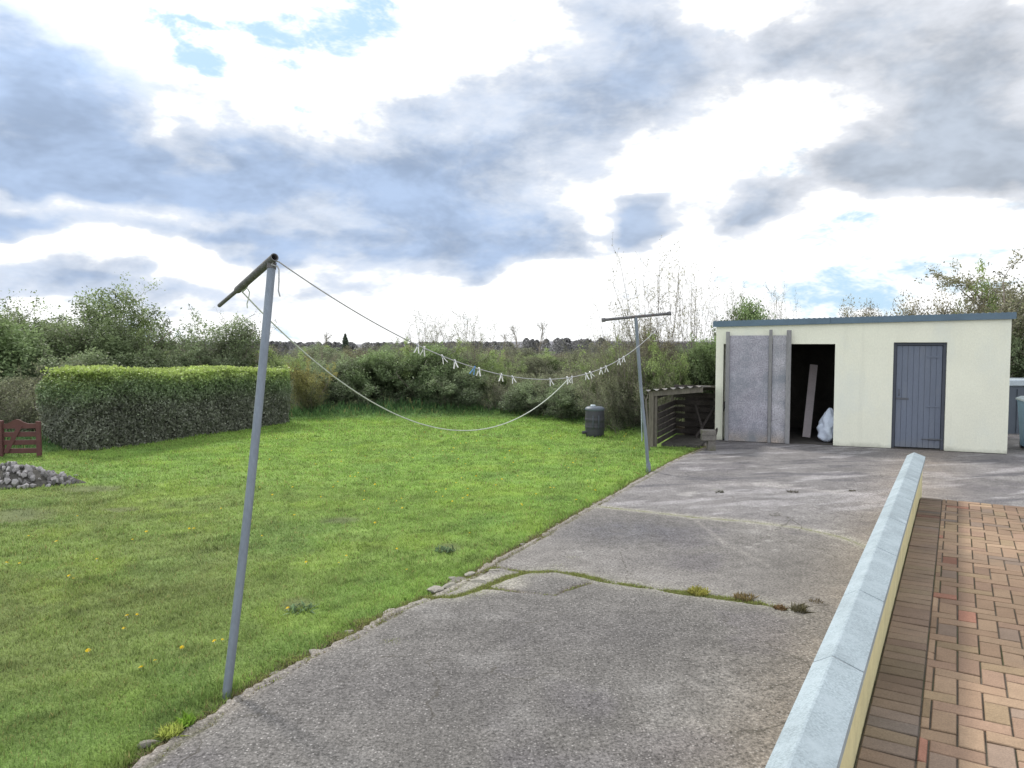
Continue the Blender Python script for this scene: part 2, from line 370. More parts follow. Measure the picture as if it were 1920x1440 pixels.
dens = mth('ADD', dens, mth('MULTIPLY', mth('SUBTRACT', n_fine, .5), .75))
gm = ramp(dens, .10, 1.35)
cr = N.new('ShaderNodeValToRGB'); L.new(gm, cr.inputs[0])
E = cr.color_ramp; E.elements[0].position = 0; E.elements[0].color = (.98, .99, 1.0, 1)
E.elements[1].position = 1.0; E.elements[1].color = (.43, .55, .76, 1)
for p_, c_ in ((.13, (.93, .96, 1.0, 1)), (.36, (.74, .81, .93, 1)), (.66, (.61, .70, .85, 1))):
    e = E.elements.new(p_); e.color = c_
cloud = cr.outputs[0]
# shading inside the clouds and a warmer, greyer cast toward the right
shade = ramp(wnoise(vmt('ADD', st, w1), 8, 4, .65), .3, .7, .82, 1.18)
cloud = vmt('MULTIPLY', cloud, N_ := vmt('ADD', (0, 0, 0), (1, 1, 1)))
cs = N.new('ShaderNodeCombineXYZ')
for i in range(3): L.new(shade, cs.inputs[i])
mshade = N.new('ShaderNodeMix'); mshade.data_type = 'VECTOR'; L.new(gm, mshade.inputs[0]); mshade.inputs[4].default_value = (1, 1, 1); L.new(cs.outputs[0], mshade.inputs[5])
cloud = vmt('MULTIPLY', cloud, mshade.outputs[1])
warm = N.new('ShaderNodeMix'); warm.data_type = 'VECTOR'
L.new(mth('MULTIPLY', ramp(az, -.05, .5), gm), warm.inputs[0]); warm.inputs[4].default_value = (1, 1, 1); warm.inputs[5].default_value = (1.16, 1.02, .86)
cloud = vmt('MULTIPLY', cloud, warm.outputs[1])
# sunlit cloud glare round the sun and overall brightness of lit cloud
sunv = (math.sin(SUN_AZ) * math.cos(SUN_EL), math.cos(SUN_AZ) * math.cos(SUN_EL), math.sin(SUN_EL))
sdot = vmt('DOT_PRODUCT', dirv, sunv)
gain = mth('ADD', mth('ADD', ramp(gm, 0, .30, 1.25, 1.0), mth('MULTIPLY', ramp(sdot, .86, 1.0), 1.0)), mth('MULTIPLY', behind, .28))
gv = N.new('ShaderNodeCombineXYZ')
for i in range(3): L.new(gain, gv.inputs[i])
cloud = vmt('MULTIPLY', vmt('MULTIPLY', cloud, gv.outputs[0]), (1 / BS,) * 3)
blue = mth('MULTIPLY', ramp(mth('ADD', blobs(BLUE, 9), mth('MULTIPLY', mth('SUBTRACT', n_fine, .5), 3.0)), .30, 1.25), ramp(gm, .1, .5, 1, 0))
skyc = vmt('ADD', vmt('MULTIPLY', sky.outputs[0], (.12, .12, .12)), (.50 / BS, .72 / BS, .93 / BS))
mxs = N.new('ShaderNodeMix'); mxs.data_type = 'RGBA'; L.new(blue, mxs.inputs[0]); L.new(cloud, mxs.inputs[6]); L.new(skyc, mxs.inputs[7])
L.new(mxs.outputs[2], bg.inputs['Color'])

# ---------------------------------------------------------------- key directions on the ground
WD = np.array([.596, 1.0]); WD /= np.linalg.norm(WD)         # along wall and path, away from the viewer
WN = np.array([WD[1], -WD[0]])                                # to the right, across the path
EDGE = [(-60, 1640), (100, 1520), (230, 1440), (300, 1392), (400, 1330), (440, 1300), (500, 1265), (570, 1228), (640, 1195), (700, 1160), (760, 1132), (800, 1118), (870, 1083), (930, 1045),
        (1000, 1008), (1060, 972), (1130, 935), (1200, 896), (1250, 868), (1300, 846), (1322, 838)]
edge = np.array([G(a, b)[:2] for a, b in EDGE])
ex = np.interp
def edge_x(y): return np.interp(y, edge[:, 1], edge[:, 0])

# ---------------------------------------------------------------- ground, lawn
def ground_z(x, y):
    d = np.sqrt(np.asarray(x, float) ** 2 + np.asarray(y, float) ** 2)
    return -.06 - 6.5 * sstep(30, 260, d)
def polar_ground():
    rr = np.concatenate([np.linspace(0, 40, 30), np.geomspace(44, 4000, 40)]); aa = np.linspace(0, 2 * np.pi, 97)[:-1]
    RR, AA = np.meshgrid(rr, aa, indexing='ij'); X = RR * np.sin(AA); Y = RR * np.cos(AA)
    V = np.stack([X, Y, ground_z(X, Y)], -1).reshape(-1, 3); n = len(aa)
    i, j = np.meshgrid(np.arange(len(rr) - 1), np.arange(n), indexing='ij'); i = i.ravel(); j = j.ravel()
    Q = np.stack([i * n + j, (i + 1) * n + j, (i + 1) * n + (j + 1) % n, i * n + (j + 1) % n], 1)
    return tag(np_mesh('ground', V, Q, np.ones((len(V), 3)), M['ground'], smooth=True), kind='structure')
polar_ground()

LAWN_FAR = [(-14, 14), (-9.2, 14.0), (-8.6, 14.4), (-5.6, 20.5), (-4, 21.2), (-1, 21.6), (1, 21.3), (2.2, 18.8), (3.2, 17.6), (4.6, 16.4)]
lf = np.array(LAWN_FAR)
def far_y(x): return np.interp(x, lf[:, 0], lf[:, 1])
bare = [(G(170, 918), .55, .16), (G(20, 968), .6, .2), (G(640, 975), .3, .08), (G(225, 955), .3, .08), (G(560, 1135), .16, .09), (G(840, 1028), .14, .1)]
def lawn_col(x, y):
    n1 = fbm(x * .55, y * .55, 1); n2 = fbm(x * 1.6, y * 1.6, 5); n3 = fbm(x * 5, y * 5, 9)
    fresh = np.array([.238, .375, .088]); olive = np.array([.222, .270, .100]); lime = np.array([.305, .415, .085]); deep = np.array([.165, .280, .085])
    c = np.ones((len(x), 1)) * fresh
    leftness = sstep(.8, -4.2, x + .33 * (y - 6)) * sstep(13.5, 8, y)
    ol = np.clip(leftness * .70 + (n1 - .5) * .9, 0, 1)[:, None]; c = c * (1 - ol) + olive * ol
    li = (sstep(.50, .75, n2) * .42)[:, None]; c = c * (1 - li) + lime * li
    dp = (sstep(.55, .75, fbm(x * 1.1, y * 1.1, 21)) * .40)[:, None]; c = c * (1 - dp) + deep * dp
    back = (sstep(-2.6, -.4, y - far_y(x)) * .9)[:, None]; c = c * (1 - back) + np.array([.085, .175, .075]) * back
    br = np.zeros(len(x))
    for (p, rx, ry) in bare: br = np.maximum(br, np.exp(-((x - p[0]) / rx) ** 2 - ((y - p[1]) / (ry * 2.2)) ** 2))
    br = (sstep(.35, .8, br + (n3 - .5) * .6))[:, None] * .6; c = c * (1 - br) + np.array([.15, .15, .095]) * br
    far = sstep(5.5, 11, y)[:, None]; st_ = fbm((x + y * .45) * 1.3, (y - x * .45) * 9, 41); sp_ = sstep(.56, .74, fbm(x * 8, y * 8, 47))
    return c * (1.06 + .09 * far) * (.72 + .56 * n3)[:, None] * (.80 + .40 * st_)[:, None] * (1 - .28 * sp_)[:, None]
def in_lawn(x, y, m=0.0): return (x < edge_x(y) + m) & ~((x > 2.7) & (y > 14.05)) & (y < far_y(x)) & (y > -1)
def lawn_z(x, y): return .006 + .035 * (fbm(x * .7, y * .7, 3) - .5) + .02 * (fbm(x * 4, y * 4, 8) - .5) + .16 * sstep(-2.0, .2, y - far_y(x)) - .02 * sstep(-.25, 0, x - edge_x(y))
def lawn():
    s = .07; xs = np.arange(-15, 5.5, s); ys = np.arange(.5, 23, s)
    X, Y = np.meshgrid(xs, ys, indexing='ij'); x = X.ravel(); y = Y.ravel()
    keep = (x < edge_x(y) + .25) & (y < far_y(x) + 1.5)
    ny = len(ys); i, j = np.meshgrid(np.arange(len(xs) - 1), np.arange(ny - 1), indexing='ij')
    Q = np.stack([i * ny + j, (i + 1) * ny + j, (i + 1) * ny + j + 1, i * ny + j + 1], -1).reshape(-1, 4)
    Q = Q[keep[Q].all(1)]
    used = np.unique(Q); idx = np.zeros(len(x), int); idx[used] = np.arange(len(used))
    V = np.stack([x, y, lawn_z(x, y)], 1)[used]
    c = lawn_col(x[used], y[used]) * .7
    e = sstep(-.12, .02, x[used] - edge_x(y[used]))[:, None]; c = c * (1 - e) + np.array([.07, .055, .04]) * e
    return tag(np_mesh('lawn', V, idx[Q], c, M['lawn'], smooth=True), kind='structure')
lawn()

def blades(name, x, y, z, h, wd, col, m, lean=.5, parent=None):
    n = len(x); a = rng.random(n) * 2 * np.pi; l = rng.normal(0, lean, n); b = rng.random(n) * 2 * np.pi
    P0 = np.stack([x, y, z], 1); wv = np.stack([np.cos(a), np.sin(a), np.zeros(n)], 1) * (wd / 2)[:, None]
    dv = np.stack([np.cos(b) * l, np.sin(b) * l, np.ones(n)], 1); dv /= np.linalg.norm(dv, axis=1)[:, None]
    mid = P0 + dv * (h * .55)[:, None]; dv2 = dv + np.stack([np.cos(b) * .5 * np.abs(l) * 2, np.sin(b) * .5 * np.abs(l) * 2, -.25 * np.ones(n)], 1)
    tip = mid + dv2 * (h * .5)[:, None]
    V = np.stack([P0 - wv, P0 + wv, mid + wv * .75, tip, mid - wv * .75], 1).reshape(-1, 3)
    Q = (np.arange(n) * 5)[:, None] + np.arange(5)[None, :]
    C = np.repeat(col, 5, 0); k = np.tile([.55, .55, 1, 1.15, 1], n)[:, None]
    return np_mesh(name, V, Q, C * k, m, parent)
PB_ = G(425, 1302); PF_ = G(1216, 886)
def lawn_grass():
    X = []; Y = []; Hh = []; Wd = []
    for (y0, y1, dens, h, wd) in ((2.2, 4.2, 7500, .030, .0035), (4.2, 6.5, 4600, .032, .0045), (6.5, 10, 1900, .036, .007), (10, 15, 750, .042, .012), (15, 23, 420, .05, .018)):
        x0, x1 = -.78 * y1 - .5, min(4.7, .4 * y1)
        n = int((x1 - x0) * (y1 - y0) * dens); x = rng.uniform(x0, x1, n); y = rng.uniform(y0, y1, n)
        k = in_lawn(x, y, .03) & (x > -.74 * y - .4); x = x[k]; y = y[k]
        X.append(x); Y.append(y); Hh.append(np.full(len(x), h)); Wd.append(np.full(len(x), wd))
    x = np.concatenate(X); y = np.concatenate(Y); h = np.concatenate(Hh); wd = np.concatenate(Wd)
    rough = sstep(-1.8, -.1, y - far_y(x)); near_edge = np.exp(-((x - edge_x(y)) / .12) ** 2) + 2.2 * np.exp(-((x - PB_[0]) ** 2 + (y - PB_[1] - .05) ** 2) / .11 ** 2) + 1.5 * np.exp(-((x - PF_[0]) ** 2 + (y - PF_[1]) ** 2) / .2 ** 2)
    tuft = sstep(.55, .75, fbm(x * 3, y * 3, 31))
    h = h * (.55 + .7 * rng.random(len(x)) + .5 * tuft) * (1 + 4.0 * rough) * (1 + .7 * near_edge)
    br = np.zeros(len(x))
    for (p, rx, ry) in bare: br = np.maximum(br, np.exp(-((x - p[0]) / rx) ** 2 - ((y - p[1]) / (ry * 2.2)) ** 2))
    k = rng.random(len(x)) > sstep(.4, .9, br) * .85
    x, y, h, wd = x[k], y[k], h[k], wd[k]
    c = lawn_col(x, y) * (.75 + .5 * rng.random((len(x), 1)))
    straw = (rng.random(len(x)) < .07)[:, None]; c = np.where(straw, np.array([.33, .31, .13]) * (.7 + .5 * rng.random((len(x), 1))), c)
    o = blades('lawn_grass', x, y, lawn_z(x, y) - .003, h, wd, c, M['blade'], .55)
    tag(o, 'short green grass covering the lawn', 'grass', kind='stuff')
lawn_grass()

# ---------------------------------------------------------------- driveway
CRACK = [(796, 1119), (850, 1119), (900, 1103), (950, 1082), (985, 1073), (1040, 1070), (1090, 1078), (1150, 1092), (1220, 1102), (1290, 1112), (1360, 1121), (1430, 1131), (1478, 1141)]
CRACK2 = [(905, 1100), (985, 1110), (1040, 1116), (1062, 1105), (1105, 1092)]
CRACK3 = [(830, 1092), (880, 1080), (930, 1062), (985, 1072)]
JOINT = [(1125, 950), (1200, 958), (1300, 970), (1400, 978), (1500, 990), (1580, 1008), (1625, 1026)]
SCR1 = [(1308, 978), (1362, 1022)]; SCR2 = [(1375, 1026), (1440, 1060)]
JOINT2 = [(1290, 912), (1420, 908), (1550, 921), (1640, 930)]
def poly_w(pts): return np.array([G(a, b, .02)[:2] for a, b in pts])
def dist_poly(x, y, pl):
    d = np.full(len(x), 1e9)
    for a, b in zip(pl[:-1], pl[1:]):
        ab = b - a; t = np.clip(((x - a[0]) * ab[0] + (y - a[1]) * ab[1]) / (ab @ ab), 0, 1)
        d = np.minimum(d, np.hypot(x - a[0] - t * ab[0], y - a[1] - t * ab[1]))
    return d
cw, cw2, cw3, jw, s1w, s2w, j2w = map(poly_w, (CRACK, CRACK2, CRACK3, JOINT, SCR1, SCR2, JOINT2))
def drive_z(x, y): return .022 + .014 * (fbm(x * .8, y * .8, 40) - .5)
wall_p0 = np.array([-.485 + 0, 0.0])         # filled in below
def driveway():
    s = .03; xs = np.arange(-3.2, 13, s)
    ys = np.arange(1.2, 18.5, s)
    X, Y = np.meshgrid(xs, ys, indexing='ij'); x = X.ravel(); y = Y.ravel()
    jag = .05 * (fbm(x * 3, y * 3, 60) - .5) + .035 * (fbm(x * 14, y * 14, 61) - .5)
    keep = x > edge_x(y) + jag + .01
    ny = len(ys); i, j = np.meshgrid(np.arange(len(xs) - 1), np.arange(ny - 1), indexing='ij')
    Q = np.stack([i * ny + j, (i + 1) * ny + j, (i + 1) * ny + j + 1, i * ny + j + 1], -1).reshape(-1, 4)
    Q = Q[keep[Q].all(1)]
    used = np.unique(Q); idx = np.zeros(len(x), int); idx[used] = np.arange(len(used)); x = x[used]; y = y[used]; Q = idx[Q]
    cnt = np.bincount(Q.ravel(), minlength=len(x)); bd = cnt < 4
    z = drive_z(x, y)
    wob = .05 * (fbm(x * 6, y * 6, 70) - .5) + .03 * (fbm(x * 20, y * 20, 71) - .5)
    dc = dist_poly(x, y, cw) + wob; dc2 = dist_poly(x, y, cw2) + wob; dc3 = dist_poly(x, y, cw3) + wob; dj = dist_poly(x, y, jw) + wob
    ds = np.minimum(dist_poly(x, y, s1w), dist_poly(x, y, s2w)); dj2 = dist_poly(x, y, j2w)
    z -= .018 * np.exp(-(dc / .03) ** 2) + .014 * np.exp(-(dc2 / .025) ** 2) + .012 * np.exp(-(dc3 / .03) ** 2) + .006 * np.exp(-(dj / .03) ** 2)
    de = x - edge_x(y)
    z += .012 * (fbm(x * 9, y * 9, 75) - .5) * np.exp(-(de / .25) ** 2)
    z -= .012 * np.exp(-((de - .13 - wob * 1.6) / .02) ** 2)
    z[bd & (de < .2)] = -.035
    near = sstep(.25, -.15, (y - np.interp(x, cw[:, 0], cw[:, 1])))          # the slab before the crack
    far = sstep(-.1, .3, y - np.interp(x, jw[:, 0], jw[:, 1]))
    base = np.ones((len(x), 1)) * np.array([.152, .144, .138])
    def mixc(base, k, c): k = np.clip(k, 0, 1)[:, None]; return base * (1 - k) + np.array(c) * k
    base = mixc(base, near * .85, (.120, .115, .111))
    base = mixc(base, far * .8, (.160, .153, .157))
    n1 = fbm(x * .8, y * .8, 80); n2 = fbm(x * 2.6, y * 2.6, 83); n3 = fbm(x * 9, y * 9, 86)
    base = base * (.72 + .56 * n1)[:, None] * (.82 + .36 * n2)[:, None] * (.86 + .28 * n3)[:, None]
    base = mixc(base, sstep(.60, .78, n2) * .28, (.23, .225, .22))                    # pale worn patches
    base = mixc(base, sstep(.58, .75, fbm(x * 1.2, y * 1.2, 90)) * .5, (.105, .098, .108))  # damp dark patches
    streak = fbm(x * 1.2 + y * .5, y * 5.5 - x * 2, 93)
    base = mixc(base, far * sstep(.53, .70, streak) * .75, (.27, .26, .268))
    base = mixc(base, far * sstep(.60, .8, fbm(x * 1.0 + y, y * 4 - x, 97)) * .8, (.085, .082, .092))
    # dark wet area near the lawn edge past the crack
    p = G(1180, 1000); base = mixc(base, np.exp(-((x - p[0]) / .8) ** 2 - ((y - p[1]) / .55) ** 2) * (.4 + n3) * .75, (.085, .085, .098))
    for (a, b, rx, ry) in ((1240, 1055, .5, .25), (1120, 1190, .7, .4), (700, 1290, .9, .4)):
        p = G(a, b); base = mixc(base, np.exp(-((x - p[0]) / rx) ** 2 - ((y - p[1]) / ry) ** 2) * .4, (.10, .095, .098))
    for (a, b, r_) in ((1440, 1018, .07), (1418, 1024, .05), (1452, 1035, .06), (1405, 1030, .05), (1290, 928, .2), (1450, 912, .3), (1560, 925, .25), (1575, 1000, .14), (1550, 998, .12)):
        p = G(a, b); base = mixc(base, sstep(.4, .8, np.exp(-((x - p[0]) / r_) ** 2 - ((y - p[1]) / r_ / .9) ** 2) + (n3 - .5) * 1.2) * .5, (.32, .31, .30))
    # grit and brown dust beside the wall and along the edge
    base = mixc(base, np.exp(-(np.abs(dwall(x, y)) / .5) ** 2) * .55 * (.4 + n2), (.245, .205, .165))
    base = mixc(base, np.exp(-(de / .14) ** 2) * .75, (.25, .225, .195))
    base = mixc(base, np.exp(-(de / .04) ** 2) * .55, (.12, .10, .075))
    p = G(905, 1098); blk = np.exp(-((x - p[0]) / .42) ** 2 - ((y - p[1]) / .28) ** 2); base = mixc(base, sstep(.3, .7, blk) * .7, (.30, .285, .25))
    base = mixc(base, np.exp(-((de - .13 - wob * 1.6) / .022) ** 2) * .75 * sstep(.35, .55, fbm(x * 1.5, y * 1.5, 66)), (.085, .085, .05))
    base = mixc(base, np.exp(-(dc / .13) ** 2) * .55, (.265, .255, .22))
    base = mixc(base, np.exp(-(dj / .09) ** 2) * .7, (.30, .29, .25)); base = mixc(base, np.exp(-(dj2 / .10) ** 2) * .4 * (n2 + .4), (.30, .28, .28))
    base = mixc(base, np.exp(-(ds / .025) ** 2) * .35 * (.4 + n3), (.33, .31, .29))
    base = mixc(base, np.exp(-(dc2 / .022) ** 2) * .8, (.075, .06, .045)); base = mixc(base, np.exp(-(dc3 / .022) ** 2) * .8, (.085, .07, .05))
    base = mixc(base, np.exp(-(dc / .03) ** 2) * .8 * sstep(.3, .6, n3), (.10, .11, .05)); base = mixc(base, np.exp(-(dj / .018) ** 2) * .7, (.13, .14, .06))
    o = np_mesh('driveway', np.stack([x, y, z], 1), Q, base, M['drive'], smooth=True)
    a = o.data.color_attributes['Col']; c = np.ones((len(x), 4), np.float32); c[:, :3] = base
    c[:, 3] = np.clip(.22 + .70 * near + .15 * n2 - .2 * far, 0, 1) * (.5 + n1 * .9)
    a.data.foreach_set('color', c.ravel())
    tag(o, kind='structure')
# lateral offsets of the wall (measured across, from the camera): p' = X where the line crosses Y=0
def line_off(pp): return pp * WD[1]           # perpendicular distance, negative = left of the camera
def uv(u, v, z=0.0):                          # u across (right), v along
    q = WN * u + WD * v; return (q[0], q[1], z)
def to_uv(x, y): return x * WN[0] + y * WN[1], x * WD[0] + y * WD[1]
UB = -.350 * WD[1]                            # wall face on the path side
UL, UR, UM = -.536 * WD[1], -.322 * WD[1], -.453 * WD[1]
def dwall(x, y): u, v = to_uv(x, y); return u - (UL + .02)
driveway()

# moss and small weeds in the cracks
def strip_moss():
    X = []; Y = []; K = []
    for pl, wdt, n in ((edge + np.array([.07, 0]), .035, 26000), (cw, .042, 26000), (jw, .012, 1600), (cw3, .03, 1800), (cw2, .012, 500)):
        seg = np.hypot(*(pl[1:] - pl[:-1]).T); cum = np.concatenate([[0], np.cumsum(seg)]); t = rng.random(n) * cum[-1]
        x = np.interp(t, cum, pl[:, 0]); y = np.interp(t, cum, pl[:, 1])
        clump = fbm(t * 4.5, t * 0 + 3, 77, 3); k = rng.random(n) < .12 + sstep(.38, .60, clump)
        x = x[k] + rng.normal(0, wdt, k.sum()); y = y[k] + rng.normal(0, wdt * .6, k.sum()); X.append(x); Y.append(y)
    for (a, b, r_, n) in ((735, 1203, .05, 700), (885, 1112, .14, 3200), (960, 1080, .12, 2400), (930, 1095, .10, 1500), (1010, 1076, .06, 700), (1300, 1108, .11, 1200), (1072, 1045, .06, 400), (1045, 1060, .06, 300),
                          (640, 1192, .07, 600), (690, 1165, .08, 600), (560, 1235, .06, 400), (330, 1362, .05, 300), (500, 1270, .07, 400), (1335, 918, .05, 120), (1110, 1296, .012, 40), (770, 1130, .05, 300)):
        p = G(a, b, .02); X.append(p[0] + rng.normal(0, r_ * .7, n)); Y.append(p[1] + rng.normal(0, r_ * .5, n))
    x = np.concatenate(X); y = np.concatenate(Y); n = len(x)
    c = np.array([.27, .32, .10]) * (.5 + .9 * rng.random((n, 1)))
    k = (rng.random(n) < np.where(np.arange(n) < len(X[0]), .75, .25))[:, None]; c = np.where(k, np.array([.26, .225, .13]) * (.6 + .6 * rng.random((n, 1))), c)
    o = blades('moss', x, y, np.full(n, .006), .010 + .016 * rng.random(n), np.full(n, .006), c, M['blade'], .9)
    tag(o, 'green moss and tiny weeds growing along the driveway cracks and edge', 'moss', kind='stuff')
strip_moss()

def weed_mesh(n, r_, h, colr, m='blade', wd=.006, seedc=.5):
    a = rng.random(n) * 2 * np.pi; rr = np.sqrt(rng.random(n)) * r_
    x = np.cos(a) * rr; y = np.sin(a) * rr
    c = np.array(colr) * (.5 + rng.random((n, 1)))
    return x, y, c, h * (.5 + .7 * rng.random(n)), np.full(n, wd)
def weed(px, py, n, r_, h, colr, label, wd=.006, lean=.8, z=.015, name='weed', group=None):
    p = G(px, py, z); root = empty(name, p); x, y, c, hh, ww = weed_mesh(n, r_, h, colr, wd=wd)
    blades('foliage', x, y, np.zeros(n), hh, ww, c, M['blade'], lean, root)
    tag(root, label, 'weed', group or 'weeds on the driveway and its edge'); return root
weed(1497, 1147, 160, .055, .075, (.13, .12, .07), 'dark brown dried weed sprig on the concrete near the wall, right of the mossy crack', .005)
weed(1463, 1143, 120, .045, .04, (.21, .14, .07), 'low russet weed at the right end of the mossy crack')
weed(320, 1378, 200, .05, .055, (.40, .46, .12), 'bright yellow green weed tuft on the driveway edge nearest the viewer', .007)
weed(345, 1360, 110, .045, .06, (.20, .34, .05), 'taller green grass tuft just beyond the yellow tuft at the driveway edge', .007)
weed(1350, 924, 60, .055, .05, (.11, .11, .08), 'small dark weed on the far concrete, leftmost of three in a row')
weed(1487, 924, 60, .065, .05, (.10, .09, .07), 'small dark weed on the far concrete, middle of three in a row')
weed(1597, 922, 50, .05, .04, (.11, .10, .07), 'small dark weed on the far concrete, nearest the wall of three in a row')
weed(1310, 1112, 260, .08, .05, (.34, .33, .09), 'pale yellowish weed clump in the middle of the mossy crack', .008)
weed(1395, 1122, 200, .08, .045, (.22, .17, .08), 'brownish weed clump in the mossy crack, right of the yellowish one')
weed(1640, 1042, 60, .05, .03, (.14, .11, .07), 'tiny brown weed where the far joint meets the wall')
weed(1530, 1130, 60, .05, .03, (.15, .12, .07), 'tiny brown weed between the mossy crack and the wall')
for i, (a, b, r_) in enumerate(((560, 1143, .10), (835, 1032, .09), (1000, 1296, 0), (250, 1170, 0))):
    if not r_: continue
    p = G(a, b, .01); root = empty('broadleaf_weed', p); n = 60
    x, y, c, hh, ww = weed_mesh(n, r_, .05, (.16, .24, .13)); blades('foliage', x, y, np.zeros(n), hh, np.full(n, .022), c, M['blade'], 1.4, root)
    tag(root, ['dark broad leaved weed rosette in the lawn right of the near pole', 'dark broad leaved weed in the lawn above the broken concrete corner'][i], 'weed', 'rosette weeds in the lawn')

# loose broken pieces along the driveway edge
def stone_mesh(r_, seed, flat=.6, col=(1, 1, 1), sub=2):
    import bmesh
    bm = bmesh.new(); bmesh.ops.create_icosphere(bm, subdivisions=sub, radius=1.0)
    rs = np.random.default_rng(seed); ds = rs.normal(size=(9, 3)); ds /= np.linalg.norm(ds, axis=1)[:, None]; off = rs.uniform(.35, .8, 9)
    vs = []
    for v in bm.verts:
        p = np.array(v.co)
        for d, o_ in zip(ds, off):
            k = p @ d
            if k > o_: p = p - d * (k - o_)
        vs.append(p * np.array([1, rs.uniform(.98, 1.02) * .8, flat]) * r_)
    fs = [tuple(v.index for v in f.verts) for f in bm.faces]; bm.free()
    return MB().add(vs, fs, col)
EP2 = [(838, 1100, .09), (878, 1078, .07), (900, 1092, .11), (925, 1072, .06), (850, 1086, .05)]
for i, (a, b, r_) in enumerate(EP2):
    p = G(a, b, .01); mb = stone_mesh(r_, 350 + i, .22, tuple(np.array([.25, .24, .21]) * random.uniform(.85, 1.15)))
    o = mb.build('concrete_fragment', M['stone']); o.location = (p[0], p[1], .02); o.rotation_euler = (0, 0, random.uniform(0, 6))
    tag(o, 'flat loose piece of broken concrete at the left end of the mossy crack', 'rubble', 'loose pieces at the left end of the mossy crack')
EP = [(282, 1392, .06), (430, 1318, .05), (515, 1262, .045), (590, 1222, .06), (655, 1185, .05), (735, 1146, .07), (815, 1108, .11), (860, 1088, .10), (915, 1060, .07), (985, 1020, .06), (1050, 983, .06), (1115, 945, .05)]
for i, (a, b, r_) in enumerate(EP):
    p = G(a, b, .01); mb = stone_mesh(r_, 300 + i, .35, tuple(np.array([.25, .235, .21]) * random.uniform(.75, 1.15)))
    o = mb.build('concrete_fragment', M['stone']); o.location = (p[0], p[1], .004); o.rotation_euler = (0, 0, random.uniform(0, 6))
    tag(o, 'broken grey concrete fragment at the driveway edge, %s along it from the viewer' % ['nearest', 'second', 'third', 'fourth', 'fifth', 'sixth', 'seventh', 'eighth', 'ninth', 'tenth', 'eleventh', 'last'][i], 'rubble', 'concrete fragments along the driveway edge')

# ---------------------------------------------------------------- brick path
ZP = .33
def brick_path():
    V0 = -.6; a, e = .1, .1
    vend = to_uv(*G(1722, 932, ZP)[:2])[1]
    mb_v = []; mb_f = []; mb_c = []
    pal = [((.310, .214, .148), 20), ((.315, .224, .154), 20), ((.298, .202, .146), 12), ((.265, .198, .155), 5), ((.315, .160, .115), 1), ((.225, .180, .15), 1), ((.305, .225, .145), 7)]
    cols = [c for c, k in pal for _ in range(k)]
    def put(u0, u1, v0, v1):
        v1 = min(v1, vend)
        if v1 - v0 < .03 or u1 - u0 < .02: return
        g = .0032; b = .004; o = len(mb_v)
        dz = random.gauss(0, .0012); tx = random.gauss(0, .0012)
        for (ii, zz) in ((g, -.03), (g, -b), (g + b, 0)):
            for (uu, vv, s_) in ((u0 + ii, v0 + ii, -1), (u1 - ii, v0 + ii, 1), (u1 - ii, v1 - ii, 1), (u0 + ii, v1 - ii, -1)):
                mb_v.append(uv(uu, vv, ZP + zz + dz + tx * s_))
        for r_ in range(2):
            for k in range(4): mb_f.append((o + r_ * 4 + k, o + r_ * 4 + (k + 1) % 4, o + (r_ + 1) * 4 + (k + 1) % 4, o + (r_ + 1) * 4 + k))
        mb_f.append((o + 8, o + 9, o + 10, o + 11))
        c = np.array(random.choice(cols)) * random.uniform(.92, 1.07)
        cu, cvv = (u0 + u1) / 2, (v0 + v1) / 2
        dk = float(sstep(.46, .70, fbm(np.array([cu * 1.7]), np.array([cvv * .9]), 55)[0]))
        c = c * (1 - .35 * dk)
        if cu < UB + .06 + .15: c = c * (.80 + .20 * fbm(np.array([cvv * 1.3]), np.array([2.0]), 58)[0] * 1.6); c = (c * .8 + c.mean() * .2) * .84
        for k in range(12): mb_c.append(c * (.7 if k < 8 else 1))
    nv = int((vend - V0) / .1)
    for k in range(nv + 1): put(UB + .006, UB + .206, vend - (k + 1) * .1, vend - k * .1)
    U1 = UB + .206
    for x in range(-1, 64):
        for y in range(nv + 2):
            c = (x + y) % 4
            vv = vend - (nv - y + 1) * .1
            UC = U1 + .038                       # a narrow cut strip first, then whole blocks
            if c == 0: put(max(UC + x * .1, U1), UC + (x + 2) * .1, vv, vv + .1)
            elif c == 1 and x == -1: put(U1, UC, vv, vv + .1)
            elif c == 2: put(max(UC + x * .1, U1), UC + (x + 1) * .1, vv, vv + .2)
    V = np.array(mb_v); Q = np.array(mb_f)
    tag(np_mesh('brick_path', V, Q, np.array(mb_c), M['brick']), kind='structure')
    mb = MB(); A = lambda p: uv(p[0], p[1], p[2])
    mb.box(UB + .004, UB + 6.6, V0 + .1, vend - .004, -.01, ZP - .009, M=A)
    o = mb.build('path_base', M['sand']); tag(o, kind='structure')
    return vend
VEND = brick_path()

